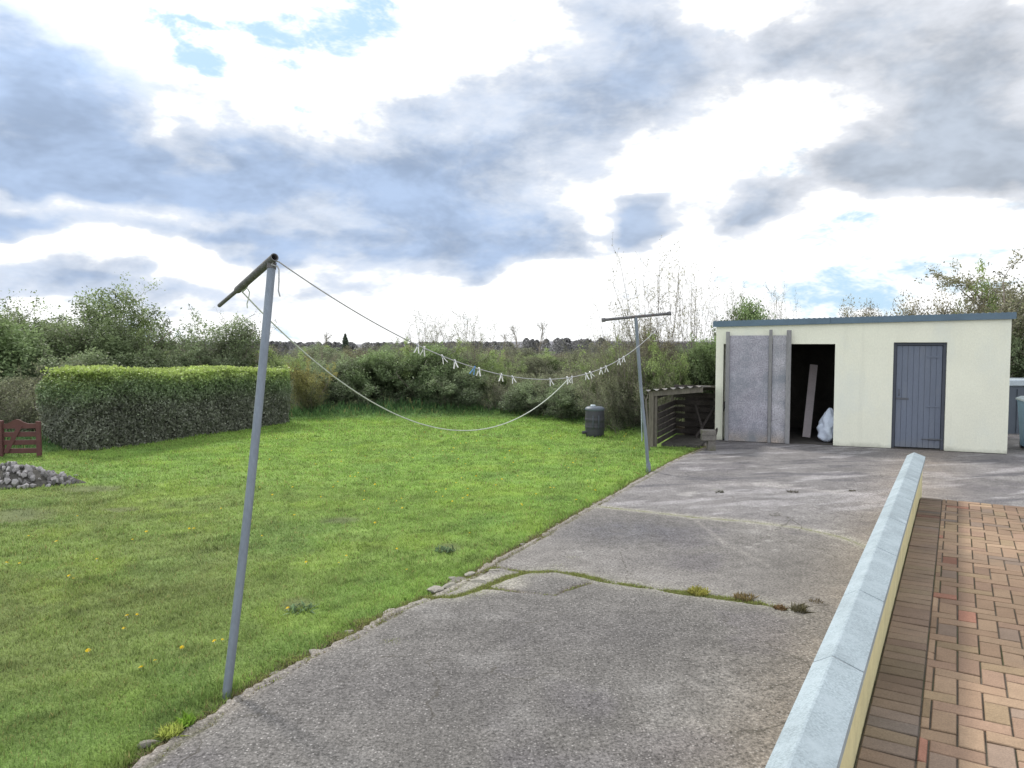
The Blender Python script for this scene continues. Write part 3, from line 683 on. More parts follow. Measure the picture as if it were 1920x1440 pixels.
# ---------------------------------------------------------------- low wall with coping
def garden_wall():
    zc = EYE - 1.28; vfar = to_uv(*G(1730, 858, zc)[:2])[1]
    root = empty('garden_wall', uv(UM, vfar / 2)); ox, oy = root.location.x, root.location.y
    A = lambda p: tuple(np.array(uv(p[0], p[1], p[2])) - np.array([ox, oy, 0]))
    mb = MB(); mb.box(UL + .03, UB, -.8, vfar - .03, 0.0, zc - .035, b=.004, M=A); mb.build('rendered_wall', M['wallr'], root)
    mb = MB(); mb.box(UL + .022, UB + .006, -.8, vfar - .026, zc - .0345, zc - .024, M=A); mb.build('mortar_bed', M['mortar'], root)
    # the joints seen on the right slope
    joints_px = [(1680, 978), (1650, 1042), (1600, 1135)]
    L_ = .92; v = vfar; k = 0
    while v > -.8:
        v0 = v - L_; mb = MB(); g = .004
        prof = [(UL, -.023), (UR, -.023), (UR, .014), (UM + .004, .054), (UM - .004, .054), (UL, .014)]
        vs = []
        for vv in (v0 + g, v0 + g + .006, v - g - .006, v - g):
            sc = .94 if vv in (v0 + g, v - g) else 1.0
            for (u, z) in prof: vs.append(A((UM + (u - UM) * (1 - (1 - sc) * .5), vv, zc + (z if z < 0 else z * sc))))
        fs = []
        for r_ in range(3):
            for j in range(6): fs.append((r_ * 6 + j, r_ * 6 + (j + 1) % 6, (r_ + 1) * 6 + (j + 1) % 6, (r_ + 1) * 6 + j))
        fs += [tuple(range(5, -1, -1)), tuple(range(18, 24))]
        t = random.uniform(.93, 1.06); mb.add(vs, fs, (t, t, t)); mb.build('coping_stone', M['coping'], root)
        if k < 12:
            mj = MB(); mj.add([A((UM + (u - UM) * .965, vv, zc + z - .004)) for vv in (v0 - .0042, v0 + .0042) for (u, z) in prof],
                              [(j, (j + 1) % 6, 6 + (j + 1) % 6, 6 + j) for j in range(6)])
            mj.build('joint', M['mortar'], root)
        v = v0; k += 1
    tag(root, 'low cream rendered wall with pale grey ridged coping between driveway and brick path', 'wall')
garden_wall()

# ---------------------------------------------------------------- shed
A0 = np.array(G(1340, 827)[:2]); A1 = np.array(G(1888, 854)[:2]); SW = float(np.linalg.norm(A1 - A0)); su = (A1 - A0) / SW; sv = np.array([-su[1], su[0]])
SANG = math.atan2(su[1], su[0])
def shed_uz(px, py, off=0.0):                # wall plane coordinates of a sight line (off = how far in front)
    d = ray(px, py); n = sv; a = A0 - sv * off; t = (a @ n) / (d[0] * n[0] + d[1] * n[1])
    p = np.array([d[0] * t, d[1] * t]); return float((p - a) @ su), EYE + d[2] * t
def shed():
    root = empty('garden_shed', (A0[0], A0[1], 0), SANG)   # local x along the front, y back
    D = 3.1; T = .2
    ztl = shed_uz(1340, 612)[1]; ztr = shed_uz(1888, 597)[1]
    top = lambda u: ztl + (ztr - ztl) * u / SW
    o1l = shed_uz(1356, 700)[0]; o1r = shed_uz(1565, 700)[0]; o1t = shed_uz(1520, 645)[1]
    o2l = shed_uz(1673, 750)[0]; o2r = shed_uz(1773, 750)[0]; o2t = shed_uz(1725, 642)[1]
    mb = MB()
    def blk(x0, x1, y0, y1, z0, zf=None, z1=None):
        za, zb = (zf(x0), zf(x1)) if zf else (z1, z1)
        vs = [(x0, y0, z0), (x1, y0, z0), (x1, y1, z0), (x0, y1, z0), (x0, y0, za), (x1, y0, zb), (x1, y1, zb), (x0, y1, za)]
        mb.add(vs, [(3, 2, 1, 0), (4, 5, 6, 7), (0, 1, 5, 4), (1, 2, 6, 5), (2, 3, 7, 6), (3, 0, 4, 7)])
    # front wall: one outline with two openings, front and back skins plus reveals
    def skin(y, flip):
        pts = [(0, .03), (o1l, .03), (o1l, o1t), (o1r, o1t), (o1r, .03), (o2l, .03), (o2l, o2t), (o2r, o2t), (o2r, .03), (SW, .03), (SW, top(SW)), (0, top(0))]
        vs = [(a, y, b) for a, b in pts] + [(o1l, y, top(o1l)), (o1r, y, top(o1r)), (o2l, y, top(o2l)), (o2r, y, top(o2r))]
        fs = [(0, 1, 12, 11), (2, 3, 13, 12), (4, 5, 14, 13), (6, 7, 15, 14), (8, 9, 10, 15)]
        fs[0] = (0, 1, 2, 12, 11); fs[2] = (3, 4, 5, 6, 14, 13)
        fs[4] = (8, 9, 10, 15, 7)
        if flip: fs = [tuple(reversed(f)) for f in fs]
        mb.add(vs, fs); return pts
    pts = skin(0, False); skin(T, True)
    n = len(pts)
    vs = [(a, 0, b) for a, b in pts] + [(a, T, b) for a, b in pts]
    mb.add(vs, [(i, i + n, (i + 1) % n + n, (i + 1) % n) for i in range(n)])
    mb.build('front_wall', M['render'], root)
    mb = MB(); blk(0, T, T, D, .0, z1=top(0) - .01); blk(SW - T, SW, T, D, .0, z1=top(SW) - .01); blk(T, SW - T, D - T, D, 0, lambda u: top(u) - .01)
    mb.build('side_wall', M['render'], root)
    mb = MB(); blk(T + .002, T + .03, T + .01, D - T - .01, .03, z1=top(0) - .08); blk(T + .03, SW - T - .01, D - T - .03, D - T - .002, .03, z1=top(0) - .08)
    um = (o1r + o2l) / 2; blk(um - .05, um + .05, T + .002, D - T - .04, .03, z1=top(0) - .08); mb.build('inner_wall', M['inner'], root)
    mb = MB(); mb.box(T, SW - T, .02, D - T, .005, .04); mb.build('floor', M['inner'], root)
    for (xa, xb) in ((.02, o1l - .01), (o1r + .01, o2l - .01), (o2r + .01, SW - .02)): mb = MB(); mb.box(xa, xb, .02, T - .02, 0, .03); mb.build('plinth', M['inner'], root)
    # roof: shallow corrugated sheet, blue grey fascia along the front
    mb = MB(); nn = 160; ov = .05
    vs = []
    for yy, zz in ((-.03, .030), (D + .12, -.06)):
        for lay in (0, .02):
            for i in range(nn + 1):
                u = -ov + (SW + 2 * ov) * i / nn; vs.append((u, yy, top(u) + .055 + zz + .012 * math.sin(i / nn * SW / .09 * 2 * math.pi) + lay))
    m_ = nn + 1; fs = []
    for i in range(nn):
        fs += [(m_ + i, m_ + i + 1, 3 * m_ + i + 1, 3 * m_ + i), (i + 1, i, 2 * m_ + i, 2 * m_ + i + 1), (i, i + 1, m_ + i + 1, m_ + i), (2 * m_ + i + 1, 2 * m_ + i, 3 * m_ + i, 3 * m_ + i + 1)]
    mb.add(vs, fs, smooth=False); mb.build('roof', M['roof'], root)
    mb = MB(); f0 = -ov - .01; f1 = SW + ov + .01
    for (a, b, sgn) in ((f0, SW * .42, 0), (SW * .42 + .004, f1, 0)):
        vs = [(x, y, top(x) + z) for z in (-.012, .102) for x, y in ((a, -.045), (b, -.045), (b, -.018), (a, -.018))]
        mb.add(vs, [(3, 2, 1, 0), (4, 5, 6, 7), (0, 1, 5, 4), (1, 2, 6, 5), (2, 3, 7, 6), (3, 0, 4, 7)])
    mb.build('fascia', M['fascia'], root)
    # plank door
    dr = empty('door', (0, 0, 0)); dr.parent = root
    dr.name = 'door'
    mb = MB(); fw = .055
    mb.box(o2l + .002, o2l + fw, .05, .12, .03, o2t - .002, b=.004); mb.box(o2r - fw, o2r - .002, .05, .12, .03, o2t - .002, b=.004); mb.box(o2l + fw, o2r - fw, .05, .12, o2t - fw, o2t - .002, b=.004)
    mb.build('door_frame', M['frame'], root)
    bpy.data.objects.remove(dr)
    mb = MB(); a0 = o2l + fw + .005; a1 = o2r - fw - .005; nb = 8
    for i in range(nb):
        x0 = a0 + (a1 - a0) * i / nb; x1 = a0 + (a1 - a0) * (i + 1) / nb
        mb.box(x0 + .001, x1 - .001, .068, .093, .055, o2t - fw - .006, b=.0045)
    door = mb.build('door', M['doorp'], root)
    mb = MB(); mb.box(a0 + .005, a0 + .21, .058, .067, .93, .965, b=.002); mb.build('latch_bar', M['iron'], door)
    for hz in (.80, 1.70): mb = MB(); mb.box(a1 - .24, a1 - .01, .0585, .067, hz, hz + .03, b=.002); mb.build('hinge', M['doorp'], door)
    mb = MB(); mb.box(a1 - .20, a1 - .0, .050, .0675, .20, .235, b=.003); mb.tube([(a1 - .30, .046, .218), (a1 + .03, .046, .218)], .008, 8); mb.build('bolt', M['iron'], door)
    mb = MB(); mb.tube([(a0 + .05, .066, 1.0), (a0 + .05, .03, 1.02), (a0 + .05, .03, 1.10), (a0 + .05, .066, 1.12)], .007, 8); mb.build('handle', M['iron'], door)
    # old sheet doors over the left opening, standing just off the wall
    off = .07
    U = lambda px, py=740: shed_uz(px, py, off)[0]
    zt = shed_uz(1420, 629, off)[1]; zb_ = .035
    for (a, b, c) in ((1361, 1440, (.36, .335, .355)), (1447, 1476, (.39, .365, .37))):
        mb = MB(); x0, x1 = U(a), U(b); nz = 24
        vs = []; cs = []
        for i in range(nz + 1):
            z = zb_ + (zt - zb_) * i / nz; k = float(sstep(.30, .04, z)); g = np.array(c) * (1 - k) + np.array([.40, .33, .27]) * k
            for (x, y) in ((x0, -off), (x1, -off), (x1, -off + .018), (x0, -off + .018)): vs.append((x, y, z)); cs.append(tuple(g))
        fs = [(i * 4 + k, i * 4 + (k + 1) % 4, i * 4 + 4 + (k + 1) % 4, i * 4 + 4 + k) for i in range(nz) for k in range(4)] + [(3, 2, 1, 0), tuple(nz * 4 + k for k in range(4))]
        mb.add(vs, fs); mb.c = cs; s_ = mb.build('sheet_door', M['board'], root); s_['label'] = 'weathered grey board door, ' + ('the wide left leaf' if a < 1400 else 'the narrow right leaf')
        for (p0, p1, tp) in (((1360, 1367, 622),) if a < 1400 else ((1440.5, 1446.5, 618), (1473, 1482, 619))):
            mb = MB(); mb.box(U(p0), U(p1), -off - .032, -off - .001, zb_ - .005, shed_uz(p0, tp, off)[1], b=.003); mb.build('batten', M['batten'], s_)
    for rz_ in (.35, 1.5): mb = MB(); mb.box(U(1366), U(1474), -off + .019, -off + .04, rz_, rz_ + .08); mb.build('rail', M['batten'], root)
    tag(root, 'long low cream rendered garden shed with blue grey roof edge and two doorways', 'shed')
    A = lambda p: (A0[0] + su[0] * p[0] + sv[0] * p[1], A0[1] + su[1] * p[0] + sv[1] * p[1], p[2])
    # leaning plank inside and sack
    c0 = shed_uz(1512, 806, -1.0); c1 = shed_uz(1526, 684, -1.6)
    mb = MB(); b0 = np.array([c0[0], 1.0, .045]); t0 = np.array([c1[0], 1.6, c1[1]])
    ax = (t0 - b0); ln = np.linalg.norm(ax); ax /= ln; sd_ = np.array([1, .15, 0]); sd_ -= ax * sd_.dot(ax); sd_ /= np.linalg.norm(sd_); nn_ = np.cross(ax, sd_)
    vs = []
    for s_ in (0, 1):
        for (p, q) in ((-1, -1), (1, -1), (1, 1), (-1, 1)): vs.append(A(b0 + ax * ln * s_ + sd_ * .075 * p + nn_ * .012 * q))
    mb.add(vs, [(3, 2, 1, 0), (4, 5, 6, 7), (0, 1, 5, 4), (1, 2, 6, 5), (2, 3, 7, 6), (3, 0, 4, 7)])
    tag(mb.build('plank', M['plank']), 'pale plank leaning upright in the dark open shed doorway', 'plank')
    us = shed_uz(1551, 790, -.32)[0]; pr = []
    import bmesh
    bm = bmesh.new(); bmesh.ops.create_uvsphere(bm, u_segments=28, v_segments=22, radius=1)
    vs = []
    for v in bm.verts:
        x, y, z = v.co; h = (z + 1) / 2; a = math.atan2(y, x)
        r_ = (1 + .13 * math.sin(5 * a + 9 * h) + .09 * math.sin(8 * a - 15 * h) + .06 * math.sin(22 * h + 3 * a)) * (1.45 - .75 * h) * (1 + 1.1 * max(0, .25 - h))
        vs.append(A((us + x * .155 * r_ + .05 * h, .38 + y * .14 * r_, .042 + h * .66 + .02 * math.sin(7 * a) * h)))
    fs = [tuple(v.index for v in f.verts) for f in bm.faces]; bm.free()
    mb = MB(); mb.add(vs, fs, (1, 1, 1), True); tag(mb.build('sack', M['sack']), 'bulging white plastic sack standing inside the open shed doorway', 'sack')
shed()
def SH(x, y, z=0): return (A0[0] + su[0] * x + sv[0] * y, A0[1] + su[1] * x + sv[1] * y, z)

# ---------------------------------------------------------------- log store against the shed's left
def log_store():
    p = G(1221, 838); root = empty('log_store', p, SANG)
    q = np.array([p[0], p[1]]) - A0; lx = q @ su; ly = q @ sv
    W = -lx - .04; D = 1.9; z0 = P(1221, 728, p[1])[2]; z1 = z0 + .03
    topz = lambda x: z0 + (.10) * x / W
    mb = MB(); mb.box(-.045, .045, -.04, .04, 0, topz(0) - .05, b=.006); mb.build('post', M['post'], root)
    mb = MB(); mb.box(.05, .10, .0, .06, 0, topz(0) - .07, b=.006); mb.build('post', M['wood'], root)
    for yy in (D,):
        for x0 in (0, W - .06): mb = MB(); mb.box(x0, x0 + .06, yy - .06, yy, 0, topz(x0) - .15, b=.006); mb.build('post', M['wood'], root)
    vs = [(x, y, topz(x) + z) for z in (-.15, -.055) for x, y in ((-.04, -.03), (W, -.03), (W, 0), (-.04, 0))]
    mb = MB(); mb.add(vs, [(3, 2, 1, 0), (4, 5, 6, 7), (0, 1, 5, 4), (1, 2, 6, 5), (2, 3, 7, 6), (3, 0, 4, 7)]); mb.build('beam', M['wood'], root)
    n = 96; vs = []; m_ = n + 1
    for yy, dz in ((-.10, 0), (D + .1, -.12)):
        for i in range(m_):
            x = -.10 + (W + .08) * i / n; vs.append((x, yy, topz(x) - .03 + dz + .02 * math.sin(x / .155 * 2 * math.pi)))
    mb = MB(); mb.add(vs, [(i, i + 1, m_ + i + 1, m_ + i) for i in range(n)], smooth=True); mb.build('corrugated_roof', M['tin'], root)
    rs = np.random.default_rng(5)
    for k in range(8):                       # left side slats, seen from inside
        z = .05 + k * .125
        if k == 6: continue
        mb = MB(); j = rs.uniform(-.01, .01); mb.box(.10, .122, .06, D - .07, z + j, z + .100 + j, b=.004); mb.build('slat', M['slat'], root)
    for k in range(7):
        z = .08 + k * .150
        mb = MB(); j = rs.uniform(-.012, .012); mb.box(.07, W - .02, D - .085, D - .062, z + j, z + .10 + j, b=.004); mb.build('slat', M['slat'], root)
    for x in (.5, .95): mb = MB(); mb.box(x, x + .08, D - .062, D - .03, .02, topz(x) - .18); mb.build('upright', M['slat'], root)
    mb = MB(); mb.box(.30, W + .02, D - .028, D - .012, .02, topz(0) - .2); mb.build('back_panel', M['slat'], root)
    mb = MB(); mb.box(.15, W - .08, .2, D - .15, .0, .05); mb.build('base', M['soil'], root)
    tag(root, 'low open timber log store with slatted sides and corrugated roof beside the shed', 'log store')
    # leaning offcuts in the shadow at the back
    for i, (x, ln_, t_) in enumerate(((.62, .8, .5), (.80, .7, -.35), (.98, .75, .25))):
        mb = MB(); d = np.array([math.sin(t_), .35, math.cos(t_)]); mb.tube([(0, 0, 0), tuple(d * ln_)], [.03, .025], 6)
        o = mb.build('timber_offcut', M['slat']); o.location = SH(lx + x, ly + 1.3, .06); o.rotation_euler = (0, 0, SANG)
        tag(o, 'dark timber offcut leaning at the back of the shadowy log store', 'timber', 'timber offcuts in the log store')
log_store()

# little concrete block stack by the shed corner
p = G(1328, 846); root = empty('block_stack', p, SANG * .3)
mb = MB(); mb.box(-.02, .12, -.10, .10, 0, .20, b=.008); mb.build('lower_block', M['blk'], root)
mb = MB(); mb.box(-.13, .125, -.11, .10, .202, .30, b=.008); mb.build('middle_block', M['blk'], root)
mb = MB(); mb.box(-.135, .12, -.11, .11, .302, .39, b=.008); mb.build('top_block', M['blk'], root)
tag(root, 'small stack of old grey concrete blocks at the left corner of the shed', 'block stack')

# ---------------------------------------------------------------- right of the shed
def bin_():
    p = P(1935, 845, 0.1); g = G(1946, 846); root = empty('wheelie_bin', (g[0], g[1], .02), SANG)
    def body(z0, z1, a, b, inset=0):
        vs = [(x * s_, y * s_, z) for z, s_ in ((z0, a), (z1, b)) for x, y in ((-1, -1), (1, -1), (1, 1), (-1, 1))]
        return vs, [(3, 2, 1, 0), (4, 5, 6, 7), (0, 1, 5, 4), (1, 2, 6, 5), (2, 3, 7, 6), (3, 0, 4, 7)]
    mb = MB(); vs, fs = body(.06, .86, .23, .285); mb.add(vs, fs); mb.box(-.295, .295, -.295, .295, .86, .895, b=.008); mb.build('body', M['blueb'], root)
    mb = MB(); mb.add([(x, y, z) for z, e in ((.90, .31), (.93, .31), (.97, .24)) for x, y in ((-e, -e), (e, -e), (e, e), (-e, e))],
                      [(3, 2, 1, 0)] + [(r * 4 + k, r * 4 + (k + 1) % 4, r * 4 + 4 + (k + 1) % 4, r * 4 + 4 + k) for r in range(2) for k in range(4)] + [(8, 9, 10, 11)]); mb.build('lid', M['pale'], root)
    for s_ in (-1, 1):
        mb = MB(); mb.tube([(s_ * .20 - .025, .24, .08), (s_ * .20 + .025, .24, .08)], .085, 20); mb.build('wheel', M['black'], root)
    mb = MB(); mb.tube([(-.25, .33, .88), (.25, .33, .88)], .014, 8); mb.build('handle', M['blueb'], root)
    tag(root, 'light blue wheelie bin at the right edge, beside the shed', 'bin')
    Y = 16.0; a = P(1899, 712, Y); zt = a[2]; x0 = a[0] - .25
    root = empty('stand_in_box', (x0 + 1.1, Y + .5, -.0))  # plain box made up in place of a shape taken for a parked car
    mb = MB(); mb.box(-1.1, 1.1, -.5, .5, -.05, zt - .14, b=.02)
    for i in range(9): x = -1.0 + i * .25; mb.box(x, x + .06, -.52, -.501, 0, zt - .2)
    mb.build('body', M['dgrey'], root); mb = MB(); mb.box(-1.14, 1.14, -.54, .54, zt - .138, zt, b=.02); mb.build('lid', M['pale'], root)
    tag(root, 'slate grey box with pale rim standing in for a likely parked car, half hidden behind the shed and bin', 'container')
bin_()

# ---------------------------------------------------------------- barrel
def barrel():
    p = G(1115, 816, .03); root = empty('barrel', (p[0], p[1], .0)); h = .60; r = .20
    pr = [(r * .86, 0), (r * .95, .03)]
    for k in range(1, 24):
        t = k / 24; rr = r * (.97 + .05 * math.sin(math.pi * t)); rr += .010 * (abs(t - .33) < .03) + .010 * (abs(t - .62) < .03) - .006 * (abs(t - .5) < .02); pr.append((rr, .03 + (h - .06) * t))
    pr += [(r * .97, h - .02), (r * .93, h)]
    mb = MB().lathe(pr, 32); mb.build('body', M['black'], root)
    mb = MB().lathe([(r * .99, h - .045), (r * 1.03, h - .03), (r * 1.03, h + .0), (r * .80, h + .035), (r * .25, h + .045)], 32); mb.build('lid', M['dgrey'], root)
    mb = MB().lathe([(.055, h + .046), (.05, h + .075), (.0, h + .078)], 16, c=(-.04, -.02, 0)); mb.build('cap', M['pale'], root)
    mb = MB(); mb.tube([(-r * .9, -.04, .10), (-r * .9 - .09, -.06, .09)], [.03, .035], 12); mb.build('tap', M['black'], root)
    for s_ in (-1, 1): mb = MB(); mb.tube([(s_ * .06, -r - .0, .2), (s_ * .06, -r - .025, .22), (s_ * .06, -r - .025, .44), (s_ * .06, -r, .46)], .008, 6); mb.build('rib', M['dgrey'], root)
    tag(root, 'squat black plastic barrel with domed lid standing at the far lawn edge', 'barrel')
barrel()

# ---------------------------------------------------------------- washing line poles
PB = np.array(G(425, 1302)); DT = 4.55; PT = np.array(P(510, 492, DT))
def poles():
    root = empty('washing_line_pole', tuple(PB)); o = PB
    mb = MB(); pts = [PB + (PT - PB) * t - o + np.array([.012 * math.sin(math.pi * t), 0, 0]) for t in np.linspace(-.01, 1, 14)]
    mb.tube(pts, .0245, 20); mb.build('pole', M['galv'], root)
    e0 = np.array(P(515, 482, DT - .05)); e1 = np.array(P(443, 546, DT + .42)); e2 = np.array(P(411, 573, DT + .62))
    mb = MB(); ax = (e1 - e0) / np.linalg.norm(e1 - e0)
    n = 20; rr, ri = .0245, .019
    mb.tube([e0 - o, e1 - ax * .03 - o, e1 - o], [rr, rr, .017], n, cap=False)
    mb.tube([e0 - o, e0 + ax * .12 - o], [ri, ri], n, cap=False)
    # annular rim at the open end
    t = ax; ref = np.cross(t, (0, 0, 1)); ref /= np.linalg.norm(ref); q = np.cross(t, ref)
    vs = [e0 - o + (ref * math.cos(a) + q * math.sin(a)) * r_ for r_ in (rr, ri) for a in [2 * math.pi * k / n for k in range(n)]]
    mb.add(vs, [(k, (k + 1) % n, n + (k + 1) % n, n + k) for k in range(n)])
    mb.build('crossbar', M['rust'], root)
    mb = MB(); mb.tube([e1 - ax * .05 - o, e2 - o], .0135, 14); mb.build('inner_tube', M['rust'], root)
    mb = MB(); tp = PT - o; up = (PT - PB) / np.linalg.norm(PT - PB); mb.tube([tp - up * .04, tp + up * .0], [.028, .028], 18); mb.build('weld_collar', M['rust'], root)
    tag(root, 'near grey metal washing line pole in the lawn with rusty sloping crossbar', 'washing line pole', 'washing line poles')
    # far pole
    fb = np.array(G(1216, 886)); D2 = fb[1]; ft = np.array(P(1192, 595, D2)); root = empty('washing_line_pole', tuple(fb))
    mid = np.array(P(1201, 720, D2 + .01))
    pts = [-np.array([0, 0, .02]), np.array(P(1211, 820, D2)) - fb, np.array(P(1205, 765, D2)) - fb, mid - fb, ft - fb]
    mb = MB(); mb.tube(pts, .0255, 14); mb.build('pole', M['galv'], root)
    b0 = np.array(P(1131, 600, D2 - .05)); b1 = np.array(P(1254, 588, D2 + .05)); ax = (b1 - b0) / np.linalg.norm(b1 - b0)
    mb = MB(); mb.tube([b0 - fb, b1 - fb], .022, 14); mb.build('crossbar', M['rust'], root)
    for c in (b0, b1 ): mb = MB(); mb.tube([c - ax * .02 - fb, c + ax * .03 - fb], .031, 12); mb.build('end_knot', M['rust'], root)
    mb = MB(); mb.tube([np.array([0, 0, .02]), np.array([-.004, 0, .12]), np.array([-.006, 0, .16])], [.034, .034, .027], 14); mb.build('base_sleeve', M['galv'], root)
    tag(root, 'far grey metal washing line pole with level T shaped crossbar near the log store', 'washing line pole', 'washing line poles')
    return e0, e1, b0, b1
E0, E1, B0, B1 = poles()

def lerp(a, b, t): return np.array(a) * (1 - t) + np.array(b) * t
LA0 = np.array(P(523, 491, DT - .03)); LA1 = B1.copy() - np.array([0, 0, .02])
def lineA(t):
    p = lerp(LA0, LA1, t); zs = lerp(2.46, LA1[2], t); p[2] = lerp(LA0[2], LA1[2], t) - 4 * .835 * t * (1 - t); return p
TJ = min(np.linspace(.3, .8, 500), key=lambda t: abs((lineA(t)[0] / lineA(t)[1]) * F - (1068 - 960)))
J = lineA(TJ)
LB0 = np.array(P(454, 547, DT + .36))
def lineB(s):
    p = lerp(LB0, J, s); p[2] = lerp(LB0[2], J[2], s) - 4 * .74 * s * (1 - s); return p
mb = MB(); mb.tube([lineA(t) for t in np.linspace(0, 1, 90)], .0042, 6)
mb.tube([LA0, np.array(P(515, 489, DT - .03)), np.array(P(509, 496, DT - .03)), np.array(P(521, 500, DT - .03))], .005, 6)
mb.tube([np.array(P(*q, DT - .04)) for q in ((519, 498), (523, 505), (523, 528), (522, 545), (525, 556))], .0045, 6)
tag(mb.build('washing_line', M['rope']), 'grey washing line strung with pegs from near pole top to far crossbar', 'washing line', 'washing lines')
mb = MB(); mb.tube([lineB(t) for t in np.linspace(0, 1, 90)], .0048, 6)
mb.tube([LB0, np.array(P(461, 541, DT + .33)), np.array(P(464, 536, DT + .30)), np.array(P(461, 531, DT + .30))], .006, 6)
mb.tube([np.array(P(*q, DT + .3)) for q in ((464, 541), (468, 548), (466, 560), (463, 570), (464, 578))], .004, 6)
tag(mb.build('washing_line', M['rope_g']), 'pale slack washing line drooping low over the lawn, pegged up at its far end', 'washing line', 'washing lines')

def make_peg(m):
    root = empty('clothes_peg'); L_ = .078
    for s_ in (-1, 1):
        mb = MB(); pts = [(s_ * -.004, 0, .018), (s_ * .0045, 0, .006), (s_ * .004, 0, -.006), (s_ * .010, 0, -.03), (s_ * .019, 0, -.058)]
        vs = []
        for i, (x, y, z) in enumerate(pts):
            w_ = .0065; t_ = .0035
            for (a, b) in ((-t_, -w_), (t_, -w_), (t_, w_), (-t_, w_)): vs.append((x + a, b, z))
        fs = [(i * 4 + k, i * 4 + (k + 1) % 4, i * 4 + 4 + (k + 1) % 4, i * 4 + 4 + k) for i in range(4) for k in range(4)] + [(3, 2, 1, 0), (16, 17, 18, 19)]
        mb.add(vs, fs); mb.build('leg', m, root)
    mb = MB(); mb.tube([(0, -.009, -.004), (0, .009, -.004)], .0055, 8); mb.build('spring', M['galv'], root)
    return root
white = make_peg(M['peg_w']); bluep = make_peg(M['peg_b'])
PEGS = [784, 795, 830, 853, 889, 898, 940, 961, 1032, 1064, 1072, 1099, 1107, 1127, 1136, 1161, 1169]
order = ['first', 'second', 'third', 'fourth', 'fifth', 'sixth', 'seventh', 'eighth', 'ninth', 'tenth', 'eleventh', 'twelfth', 'thirteenth', 'fourteenth', 'fifteenth', 'last']
ts = np.linspace(0, 1, 2000); pxs = np.array([lineA(t)[0] / lineA(t)[1] * F + 960 for t in ts])
wi = 0; wk = children(white)
for i, px in enumerate(PEGS):
    t = ts[np.argmin(abs(pxs - px))]; p = lineA(t)
    if px == 889: o = bluep; lab = 'blue clothes peg, the only blue one on the washing line'
    else:
        o = white if wi == 0 else copy_tree(white, kids=wk); lab = '%s white clothes peg on the line, counting from the near pole' % order[wi]; wi += 1
    o.location = p + np.array([0, 0, -.004]); o.rotation_euler = (random.uniform(-.2, .2), random.uniform(-.45, .45) + (-.5 if i % 5 == 2 else 0), random.uniform(-.5, .5))
    o.scale = (1.0, 1.0, 1.0) if px < 1000 else (1.1, 1.1, 1.1)
    tag(o, lab, 'clothes peg', 'clothes pegs on the washing line')

# stakes beside the far pole
g = G(1204, 828); mb = MB(); mb.tube([g, P(1202, 742, g[1])], .012, 8); tag(mb.build('stake', M['pale']), 'thin pale stake standing in the grass behind the far washing line pole', 'stake')
g = G(1217, 846); mb = MB(); q = [g, P(1214, 790, g[1]), P(1211, 752, g[1])]; mb.tube(q, [.02, .016, .014], 8); mb.tube([q[2], P(1207, 742, g[1])], [.010, .006], 6); mb.tube([q[2], P(1216, 735, g[1])], [.010, .005], 6)
tag(mb.build('forked_stick', M['wood']), 'grey forked stick standing between the far pole and the log store', 'stick')

# ---------------------------------------------------------------- gate and rubble at left
def gate():
    g = G(4, 858); root = empty('wooden_gate', g, R(8)); wd = .56
    mb = MB(); mb.box(-.09, .03, -.05, .05, 0, .64, b=.008); mb.build('post', M['red'], root)
    for i, (z, h_) in enumerate(((.07, .085), (.215, .085), (.355, .085))):
        mb = MB(); mb.box(.03, wd, -.012, .012, z, z + h_, b=.004); mb.build('rail', M['red'], root)
    n = 20; top = []; bot = []
    for i in range(n + 1):
        t = i / n; x = .03 + (wd - .03) * t; top.append((x, .60 + .08 * math.exp(-((t - .42) / .2) ** 2) - .02)); bot.append((x, .50))
    vs = [(x, y, z) for y in (-.014, .014) for x, z in top] + [(x, y, z) for y in (-.014, .014) for x, z in bot]; m_ = n + 1; fs = []
    for i in range(n): fs += [(2 * m_ + i, 2 * m_ + i + 1, i + 1, i), (m_ + i, m_ + i + 1, 3 * m_ + i + 1, 3 * m_ + i), (i, i + 1, m_ + i + 1, m_ + i), (3 * m_ + i, 3 * m_ + i + 1, 2 * m_ + i + 1, 2 * m_ + i)]
    mb = MB(); mb.add(vs, fs); mb.build('top_board', M['red'], root)
    mb = MB(); mb.add([(x, y, z) for y in (-.03, -.016) for x, z in ((.03, .08), (.11, .08), (wd * .62, .54), (wd * .62 - .08, .54))], [(0, 1, 2, 3), (7, 6, 5, 4), (0, 4, 5, 1), (1, 5, 6, 2), (2, 6, 7, 3), (3, 7, 4, 0)]); mb.build('brace', M['red'], root)
    mb = MB(); mb.box(wd, wd + .07, -.03, .03, 0, .62, b=.006); mb.build('end_stile', M['red'], root)
    tag(root, 'dark red wooden gate with shaped top board at the left edge', 'gate')
gate()
